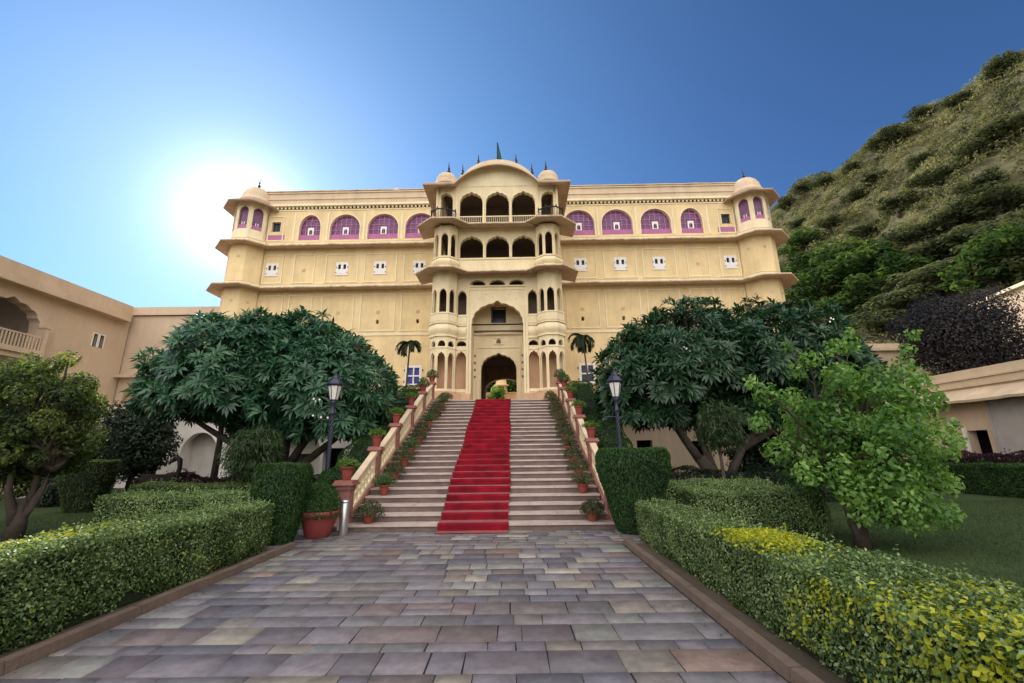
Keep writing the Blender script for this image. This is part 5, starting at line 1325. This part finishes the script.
def plumeria(loc, label, lobes, n, trunkpts, trunkr, mains, flowers, leafm='plumeria'):
    t = empty('plumeria_tree', loc, label, 'tree', 'plumeria trees')
    m = MB(); m.tube(trunkpts, trunkr, 12)
    for mm in mains: m.tube(mm, [.16, .13, .10, .07][:len(mm)], 8)
    C = []; D = []
    tot = sum(l[3] * l[4] for l in lobes)
    for (cx, cy, cz, rx, ry, rz) in lobes:
        k = int(n * rx * ry / sum(l[3] * l[4] for l in lobes))
        i = 0
        while i < k:
            d = Vector((random.gauss(0, 1), random.gauss(0, 1), random.gauss(0, 1))).normalized()
            if d.z < -.35: continue
            q = 1 - abs(random.gauss(0, .12)); nz = 1 + .10 * math.sin(3 * d.x * 2 + cx) * math.cos(4 * d.y) + .06 * math.sin(9 * d.x + 5 * d.z)
            C.append((cx + rx * d.x * q * nz, cy + ry * d.y * q * nz, cz + rz * d.z * q * nz)); D.append((d.x / rx * rx * .8, d.y * .8, d.z + .45)); i += 1
    ends = [mm[-1] for mm in mains]
    for i, c in enumerate(C):
        if i % 4 == 0:
            e = min(ends, key=lambda q: math.dist(q, c)); limb(m, e, c, .045, .018, .04, 4, .05)
    m.build('trunk', M['barkgrey'], t, True)
    rosettes(C, D, .345, 14, .27, t, matn=leafm)
    fv = MB()
    for fx, fy, fz in flowers:
        for k in range(3):
            c = Vector((fx, fy, fz)) + Vector((random.gauss(0, .09), random.gauss(0, .05), random.gauss(0, .07)))
            for j in range(5):
                a_ = 2 * math.pi * j / 5 + k; r = .034
                p = c + Vector((r * math.cos(a_), -.01, r * math.sin(a_))); s1 = Vector((-.022 * math.sin(a_), 0, .022 * math.cos(a_)))
                fv.add([c, p * 1 + s1 * 1 - (p - c) * .4, p, p - s1 - (p - c) * .4], [(0, 1, 2), (0, 2, 3)])
    fv.build('flowers', M['petal'], t)
    return t
plumeria((-7.9, 15.6, 0), 'large dome shaped plumeria tree with dark leaves left of the stairs',
    [(-1.9, 0, 4.0, 3.1, 3.0, 2.55), (1.1, .1, 3.7, 2.4, 2.6, 2.3), (-.5, .2, 4.5, 2.7, 2.4, 2.25), (-2.9, -.2, 3.4, 1.8, 2.0, 1.35), (.3, .6, 2.7, 2.6, 1.8, 1.1), (1.9, -.3, 2.6, 1.3, 1.6, 1.0)], 3300,
    [(0, 0, 0), (.05, 0, .6), (-.1, 0, 1.2)], [.42, .34, .30],
    [[(-.1, 0, 1.1), (-.7, 0, 1.8), (-1.5, .1, 2.6), (-2.2, 0, 3.3)], [(0, 0, 1.1), (.5, -.1, 1.9), (1.0, 0, 2.7), (1.4, 0, 3.3)], [(-.1, 0, 1.1), (-.2, .3, 2.2), (-.3, .2, 3.2), (-.4, .2, 4.2)], [(0, 0, 1.0), (-.9, -.3, 1.6), (-2.2, -.4, 2.3), (-3.3, -.3, 2.9)], [(0, 0, 1.0), (.9, -.2, 1.5), (1.8, -.3, 2.2), (2.5, -.2, 2.9)]],
    [(2.0, -2.5, 3.3), (2.1, -2.4, 2.7), (-2.6, -2.6, 3.3)])
plumeria((7.0, 15.4, 0), 'wide two lobed plumeria tree with leaning trunk right of the stairs',
    [(-1.9, 0, 3.9, 2.2, 2.2, 2.0), (-.6, .1, 4.6, 2.3, 2.3, 2.35), (2.7, .2, 4.7, 2.5, 2.4, 2.2), (4.0, .2, 4.0, 1.9, 2.0, 1.6), (.9, .4, 4.3, 2.2, 2.0, 2.0), (-2.2, .3, 2.9, 1.7, 1.7, 1.0), (1.6, .6, 2.9, 2.4, 1.6, 1.1)], 3300,
    [(.3, 0, 0), (-.1, 0, .6), (-.6, 0, 1.4)], [.28, .24, .20],
    [[(-.6, 0, 1.3), (-1.1, 0, 2.1), (-1.5, 0, 2.8), (-1.9, 0, 3.4)], [(-.1, 0, .7), (-.4, .2, 2.0), (-.6, .2, 3.2), (-.7, .2, 4.2)], [(.2, 0, .5), (1.0, .2, 1.7), (2.0, .2, 2.8), (2.7, .2, 3.8)], [(1.0, .2, 1.7), (2.3, .2, 2.4), (3.4, .2, 3.1), (4.0, .2, 3.6)], [(-.4, .2, 2.0), (.3, .3, 2.8), (.7, .4, 3.4), (.9, .4, 3.9)]],
    [(-1.6, -2.1, 4.7), (3.3, -2.1, 5.6)], 'plumeria_dark')
# leafy green tree, front right
cc, cr = ell(70, .40, .1, 1.85, 1.18, 1.2, 1.30, .15, .46, seed=2, shell=.62)
cc += [(-.2, -.4, .55), (-.3, -.4, .85), (-.02, -.5, .72), (-.38, -.3, 1.1), (.1, -.45, .55), (.45, -.5, .5), (-.05, -.3, .75), (.35, -.35, .85), (.75, -.4, .5), (1.75, 0, 3.7), (1.62, .05, 3.4), (1.5, .1, 3.1), (-.3, 0, 3.25), (.2, 0, 3.45), (-.62, .1, 3.5), (.55, 0, 3.75), (.5, 0, 3.5), (-1.2, 0, 2.6), (-1.4, .1, 2.85), (1.75, 0, 1.0), (.7, -.6, .70), (-.25, -.5, .95), (.2, -.7, .8), (-1.35, .1, 2.1), (-1.2, 0, 1.6), (1.2, -.3, .55), (-.5, .1, 3.05), (1.85, .1, 2.4), (2.0, 0, 2.0), (1.95, .1, 1.5), (-.9, -.3, 1.25)]
cr += [.2, .24, .26, .3, .22, .25, .26, .3, .22, .14, .15, .22, .2, .2, .12, .12, .2, .25, .14, .22, .33, .3, .35, .22, .25, .28, .2, .25, .16, .16, .25]
crown_tree('leafy_tree', (5.87, 7.95, 0), 'bright green leafy young tree on the right lawn behind the yellow patched hedge', 'tree',
    ([(0, 0, 0), (.02, 0, .3), (-.02, .02, .75)], [.13, .105, .09]), cc, cr, 160, .095, 'broad', 'bark', .6, .6, .95, .28,
    forks=[(-.25, 0, 1.2), (.3, .05, 1.3), (.05, .15, 1.4), (.0, 0, .9)], limb_r=.035)
t = bpy.data.objects['leafy_tree']; m = MB()
for f_ in ((-.25, 0, 1.2), (.3, .05, 1.3), (.05, .15, 1.4)): m.tube([(0, 0, .05), (f_[0] * .4, f_[1], .5), f_], [.08, .07, .045], 8)
m.build('stem', M['barkgrey'], t, True)
# small weeping trees
def weeping(loc, label, h, r, n, zb, lo=.5, tr=True):
    t = empty('weeping_tree', loc, label, 'tree', 'small weeping trees')
    m = MB(); m.tube([(0, 0, 0), (.03, 0, h * .3), (0, 0, h * .62)], [.06, .05, .035], 8)
    for k in range(9): a_ = k * .7; m.tube([(0, 0, h * .55), (r * .5 * math.cos(a_), r * .5 * math.sin(a_), h * .82), (r * .85 * math.cos(a_), r * .85 * math.sin(a_), h * .7)], [.025, .015, .006], 5)
    m.build('trunk', M['barkgrey'], t, True)
    K = 34; kc, kr = ell(K, 0, 0, (h + zb) / 2, r * .78, r * .7, (h - zb) / 2 * .8, r * .22, r * .46, seed=r * 9, shell=.5)
    C, Nn, T = clumps(kc, kr, n // K, 1.25, .3)
    ax = np.column_stack([(C[:, 0]) * .7 / r, (C[:, 1]) * .7 / r, -1.0 + .5 * rng.random(len(C))])
    leaves('crown', C, Nn, .17 * (.6 + .8 * rng.random(len(C))), M['weep'], t, .16, .1, axis=ax, tint=T)
weeping((5.95, 12.9, 0), 'small weeping tree with thin pale trunk below the right plumeria', 3.15, .80, 3800, 1.35)
weeping((-7.6, 13.0, 0), 'bushy weeping shrub in front of the left plumeria trunk', 2.55, .98, 7500, .75)
# dark climbing bush and dark trees by the left wall
def bush(name, loc, label, rx, ry, z0, z1, n, leaf, matn, cat='bush', k=26, r0=.3, r1=.5, asp=.5, group=None, bark='bark', trunk=True, flat=.85):
    cc, cr = ell(k, 0, 0, (z0 + z1) / 2, rx * .8, ry * .8, (z1 - z0) / 2 * .85, r0, r1, seed=random.random() * 6)
    return crown_tree(name, loc, label, cat, ([(0, 0, 0), (0.03, 0, max(.1, z0 * .7)), (0, 0, max(.2, z0))], [r1 * .25, r1 * .2, r1 * .16]), cc, cr, n // k, leaf, matn, bark, asp, .3, flat, .5, group=group, limb_r=r1 * .10)
bush('dark_creeper_tree', (-17.6, 20.8, 0), 'dark spreading evergreen against the left terrace arches', 1.5, 1.2, .7, 4.3, 14000, .16, 'darkleaf', 'tree', 40, .5, .8)
bush('evergreen_tree', (-12.6, 19.0, 0), 'dark blue green evergreen tucked under the left plumeria edge', 1.3, 1.0, 3.0, 4.2, 6000, .16, 'weep', 'tree', 22, .4, .6)
bush('dark_bush', (-18.0, 18.5, 0), 'very dark bush behind the small round tree', 2.0, 1.4, .1, 2.7, 9000, .14, 'darkleaf', 'bush', 30, .5, .7)
bush('dark_bush', (-15.9, 16.3, 0), 'low very dark bush beside the rounded clipped shrub', 1.3, .9, .0, 1.1, 5000, .12, 'darkleaf', 'bush', 20, .3, .45)
bush('dark_bush', (9.6, 17.0, 0), 'tall dark bush in the shade under the right plumeria', 1.5, 1.0, .2, 3.0, 8000, .14, 'darkleaf', 'bush', 30, .4, .6)
bush('dark_bush', (12.5, 16.3, 0), 'dark bush behind the leafy green tree', 1.6, 1.0, .0, 2.2, 8000, .14, 'darkleaf', 'bush', 26, .4, .6)
bush('dark_bush', (-5.9, 17.6, 0), 'dark bush below the lantern under the left plumeria', 1.1, .9, .1, 1.7, 5000, .12, 'darkleaf', 'bush', 20, .35, .5)
bush('bougainvillea_bush', (25.4, 23.4, 4), 'huge dark purple bush above the low right building', 3.3, 2.4, .6, 6.3, 34000, .16, 'bougain', 'bush', 60, .8, 1.3)
bush('bougainvillea_bush', (18.9, 12.8, 0), 'dark purple shrub hanging at the right edge of the photo', .7, .7, 2.0, 3.6, 3500, .12, 'bougain', 'bush', 18, .3, .4)
# iron ornament with hooked neck
t = empty('garden_ornament', (-12.35, 16.6, 0), 'dark iron ornament with a curved bird like neck by the white wall', 'ornament')
m = MB(); m.tube([(0, 0, 0), (0, 0, .9), (.04, 0, 1.25), (.0, 0, 1.5), (-.15, 0, 1.6), (-.28, 0, 1.52)], [.09, .08, .075, .09, .10, .04], 10); m.build('neck', M['iron'], t, True)
m = MB(); m.tube([(-.20, 0, 1.52), (-.34, 0, 1.42), (-.38, 0, 1.32)], [.08, .05, .01], 8); m.build('head', M['iron'], t, True)
m = MB(); m.tube([(.05, 0, 1.2), (.25, 0, 1.16), (.4, 0, 1.02), (.55, 0, 1.0), (.65, 0, 1.08)], .022, 6); m.build('curled_arm', M['iron'], t, True)
m = MB(); m.box(-1.25, -.05, -.12, .12, .75, 1.0); m.box(-1.2, -1.1, -.1, .1, 0, .75); m.build('low_rail', M['iron'], t)
# palms on the terrace
def palm(loc, label, h, r, lean, seed):
    random.seed(seed)
    t = empty('palm_tree', loc, label, 'palm', 'slender palms by the blue windows')
    m = MB(); m.tube([(0, 0, 0), (lean * .3, 0, h * .4), (lean, 0, h)], [.07, .05, .04], 8); m.build('trunk', M['barkgrey'], t, True)
    n = 11
    for k in range(n):
        a_ = 2 * math.pi * k / n + random.uniform(-.2, .2); el_ = random.uniform(.15, .9); pts = []; L = r * random.uniform(.85, 1.15)
        p = Vector((lean, 0, h)); e = el_
        for j in range(9):
            pts.append(p.copy()); p += Vector((math.cos(a_) * math.cos(e), math.sin(a_) * math.cos(e), math.sin(e))) * L / 8; e -= .33
        f = MB(); f.tube(pts, [.018] + [.012] * 7 + [.004], 4)
        for j in range(1, 9):
            for q in (0, .25, .5, .75):
                if j == 8 and q: continue
                c = pts[j].lerp(pts[min(8, j + 1)], q); d = (pts[j] - pts[j - 1]).normalized()
                sd = d.cross(Vector((0, 0, 1))); sd = sd.normalized() if sd.length > .05 else Vector((-math.sin(a_), math.cos(a_), 0))
                for s in (-1, 1):
                    l = L * .30 * (1 - .4 * abs(j - 4) / 4); tip = c + (sd * s * .8 + d * .5 + Vector((0, 0, -.55))).normalized() * l
                    f.add([c, c + d * .05, tip, c - d * .05 + Vector((0, 0, -.005))], [(0, 1, 2), (0, 2, 3)])
        f.build('frond', M['leafpalm'], t)
    random.seed(seed + 5)
palm((-5.62, 22.6, 3.6), 'slender young palm in front of the left blue window', 3.75, 1.0, .12, 3)
palm((4.1, 22.8, 3.6), 'slender young palm in front of the right window', 4.1, 1.15, -.25, 9)

# ------------------------------------------------------------------ hill
def hill_z(x, y):
    H = 51.5 + .14 * y; x0 = 28 - .10 * np.clip(y - 30, 0, 60); t = np.clip((x - x0) / 52, 0, 1.6)
    z = H * (t ** 1.08) ; z = np.where(t > 1.02, H * 1.02 + (t - 1.02) * 20, z)
    p = np.stack([x, y, 0 * x], -1)
    z = z + np.clip(t * 6, 0, 1) * (2.2 * noise3(p, .09) + 1.3 * noise3(p + 7, .22) + .5 * noise3(p + 3, .5))
    return z
gx = np.linspace(20, 150, 120); gy = np.linspace(-60, 230, 150)
X, Y = np.meshgrid(gx, gy); Z = hill_z(X, Y) - .8
V = np.column_stack([X.ravel(), Y.ravel(), Z.ravel()]); i, j = np.meshgrid(np.arange(149), np.arange(119), indexing='ij'); a_ = (i * 120 + j).ravel()
F = np.column_stack([a_, a_ + 1, a_ + 121, a_ + 120])
hl = mesh_np('hill', V, F, 4, M['hillground']); hl.data.polygons.foreach_set('use_smooth', [True] * len(F)); tag(hl, kind='structure')
# scrub: bushes too many to count
nb = 19000
bx = 27 + 62 * rng.random(nb) ** .8; by = -15 + 165 * rng.random(nb); bz = hill_z(bx, by)
ok = ~((bx < 36) & (by < 27)) & (bz > -.2)
bx, by, bz = bx[ok], by[ok], bz[ok]; nb = len(bx)
sz = .5 + 1.1 * rng.random(nb) ** 2.2; per = 30
cp = np.repeat(np.stack([bx, by, bz], 1), per, 0); s_ = np.repeat(sz, per)[:, None]; d = rdir(nb * per); d[:, 2] = np.abs(d[:, 2]) * .9 - .1
C = cp + d * s_ * (.55 + .45 * rng.random((nb * per, 1))) + [0, 0, -.1]
pb = np.stack([bx, by, bz], 1); tb = np.clip(.52 + .26 * noise3(pb, .12) + .24 * noise3(pb + 5, .33) + rng.normal(size=nb) * .24, 0, 1)
T = np.repeat(tb, per) + rng.normal(size=nb * per) * .1
sc_o = leaves('hillside_scrub', C, d + rng.normal(size=d.shape) * .4, .34 * s_[:, 0] ** .6 * (.7 + .6 * rng.random(nb * per)), M['scrub'], None, .5, .1, tint=T)
tag(sc_o, kind='stuff'); sc_o['label'] = 'dry olive scrub covering the hillside'; sc_o['category'] = 'scrub'

HT = [(70.5, 68.0, 3.0), (71.1, 71.1, 2.2), (71.5, 93.2, 2.2), (70.5, 85.6, 2.0), (69.3, 97.1, 2.2), (73.3, 58.9, 1.8), (75.0, 53.5, 2.4), (75.4, 66.5, 1.8), (68.7, 75.7, 1.6), (52.3, 70.5, 4.0), (50.0, 60.9, 4.6), (46.3, 51.2, 4.2), (43.5, 56.1, 4.0), (45.2, 47.0, 3.8), (55.8, 76.6, 3.4), (51.6, 59.5, 3.2), (57.6, 63.7, 2.4), (56.2, 56.2, 2.4), (57.8, 51.5, 2.6), (60.1, 47.5, 2.6), (61.8, 45.6, 2.4), (52.2, 46.1, 2.6), (53.5, 42.7, 3.0), (64.3, 71.6, 2.0), (58.9, 71.5, 2.4), (51.0, 50.1, 2.6), (50.3, 43.3, 3.2), (47.6, 37.9, 3.2), (48.9, 45.8, 2.8), (55.4, 45.0, 2.2), (63.0, 85.7, 2.2), (65.6, 59.7, 2), (64.8, 67.9, 2), (45.5, 40.8, 3), (41.8, 33.8, 3)]
HT += [(43.2, 49.9, 3.2), (42.2, 44.5, 3.4), (42.3, 52.7, 2.8), (45.0, 43.0, 3.4), (40.9, 34.2, 3), (40.4, 44.7, 2.6), (42.4, 33.9, 3.4)]
proto_h = []
for k in range(5):
    mat_n = ('hilltree', 'hilltree', 'hillgreen', 'hilltree', 'hillgreen')[k]
    cc, cr = ell(30, 0, 0, 1.0, .95, .95, .62, .16, .40, seed=k * 1.3, shell=.55)
    C, Nn, T = clumps(cc, cr, 75, .8, .5)
    V_, F_ = leaf_geo(C, nrm(Nn), .16 * (.7 + .6 * rng.random(len(C))), .5, .2); proto_h.append((mesh_np('crown', V_, F_, 3, M[mat_n], None, np.repeat(T, 2)), mat_n))
    m = MB(); m.tube([(0, 0, -.6), (.05, 0, .3), (0, 0, .9)], [.12, .09, .05], 7)
    for j in range(8): limb(m, (0, 0, .5), cc[j * 3], .05, .015, .03, 3, .08)
    proto_h[-1] += (m.build('trunk', M['bark']),)
used_h = set()
for i, (x, y_, r) in enumerate(HT):
    green = 9 <= i <= 14 or (i >= 35 and i % 2)
    k = (2, 4)[i % 2] if green else (0, 1, 3)[i % 3]
    cp_, mn, tk = proto_h[k]
    z = float(hill_z(np.array(x), np.array(y_))) - .3
    lab = ('lone dark spreading tree on the hill skyline, the tallest there' if i == 0 else 'dark tree standing up from the hill skyline' if i < 9 else 'leafy green tree at the foot of the hill beside the palace' if green else 'dark tree among the dry scrub of the hillside')
    t = empty('hillside_tree', (x, y_, z), lab, 'tree', 'hill skyline trees' if i < 9 else 'green trees at the foot of the hill' if green else 'dark trees on the hillside', rz=i * 1.7)
    t.scale = (r * 1.25, r * 1.1, r * (.62 if 8 < i and not green else .8))
    for o in (cp_, tk):
        if k in used_h: c = o.copy(); COL.objects.link(c)
        else: c = o
        c.parent = t
    used_h.add(k)
for k, (cp_, mn, tk) in enumerate(proto_h):
    if k not in used_h: bpy.data.objects.remove(cp_); bpy.data.objects.remove(tk)
# greenery of the courtyard beyond the passage
bush('courtyard_tree', (XC + 1.3, 50, 3.9), 'leafy tree seen through the entrance passage', 2.2, 1.6, 3.0, 8.6, 5000, .35, 'broad', 'tree', 26, .8, 1.2)
bush('courtyard_tree', (XC - 2.6, 50.5, 3.9), 'dark tree at the left inside the entrance passage view', 2.2, 1.6, 2.5, 8.8, 5000, .35, 'hilltree', 'tree', 26, .8, 1.2)
bush('courtyard_tree', (XC, 56, 3.9), 'tall dark tree closing the view through the entrance passage', 5.5, 2.5, 3, 14, 9000, .5, 'darkleaf', 'tree', 40, 1.6, 2.4)
bush('courtyard_bush', (XC - .9, 44.2, 3.9), 'bright leafy bush seen low in the entrance passage', .9, .6, 2.2, 4.6, 2500, .2, 'broad', 'bush', 16, .3, .5)

# grass blades over the lawns, dry leaves along the kerb
def blades(name, x0, x1, y0, y1, n, label):
    C = np.column_stack([x0 + (x1 - x0) * rng.random(n), y0 + (y1 - y0) * rng.random(n), .012 + 0 * rng.random(n)])
    Nn = rng.normal(size=(n, 3)) * [1, 1, .2]
    T = .45 + .25 * noise3(C, .5) + rng.normal(size=n) * .2
    o = leaves(name, C, Nn, .045 * (.6 + .8 * rng.random(n)), M['lawnblade'], None, .16, 0, axis=np.tile([0, 0, 1.], (n, 1)) + rng.normal(size=(n, 3)) * .3, tint=T)
    tag(o, label, 'grass', kind='stuff')
M['lawnblade'] = leaf_mat('grass_blade', (0.022, 0.045, 0.014), (0.04, 0.075, 0.022), (0.075, 0.12, 0.035))
blades('grass', 3.6, 16.4, 3.0, 14.5, 90000, 'short mown grass of the right lawn')
blades('grass', -14, -5.3, 4.0, 16, 50000, 'short mown grass of the left lawn')
n = 260
side = rng.random(n) < .6
C = np.column_stack([np.where(side, 1.92 - np.abs(rng.normal(size=n)) * .12, -3.88 + np.abs(rng.normal(size=n)) * .12), 2 + 7.5 * rng.random(n), .022 + .006 * rng.random(n)])
M['dryleaf'] = leaf_mat('dry_leaf', (0.03, 0.02, 0.012), (0.08, 0.05, 0.02), (0.16, 0.12, 0.04), trans=.1)
tag(leaves('fallen_leaves', C, rng.normal(size=(n, 3)) * .25 + [0, 0, 1], .028, M['dryleaf'], None, .5, 0), 'dry fallen leaves along the kerbs', 'fallen leaves', kind='stuff')
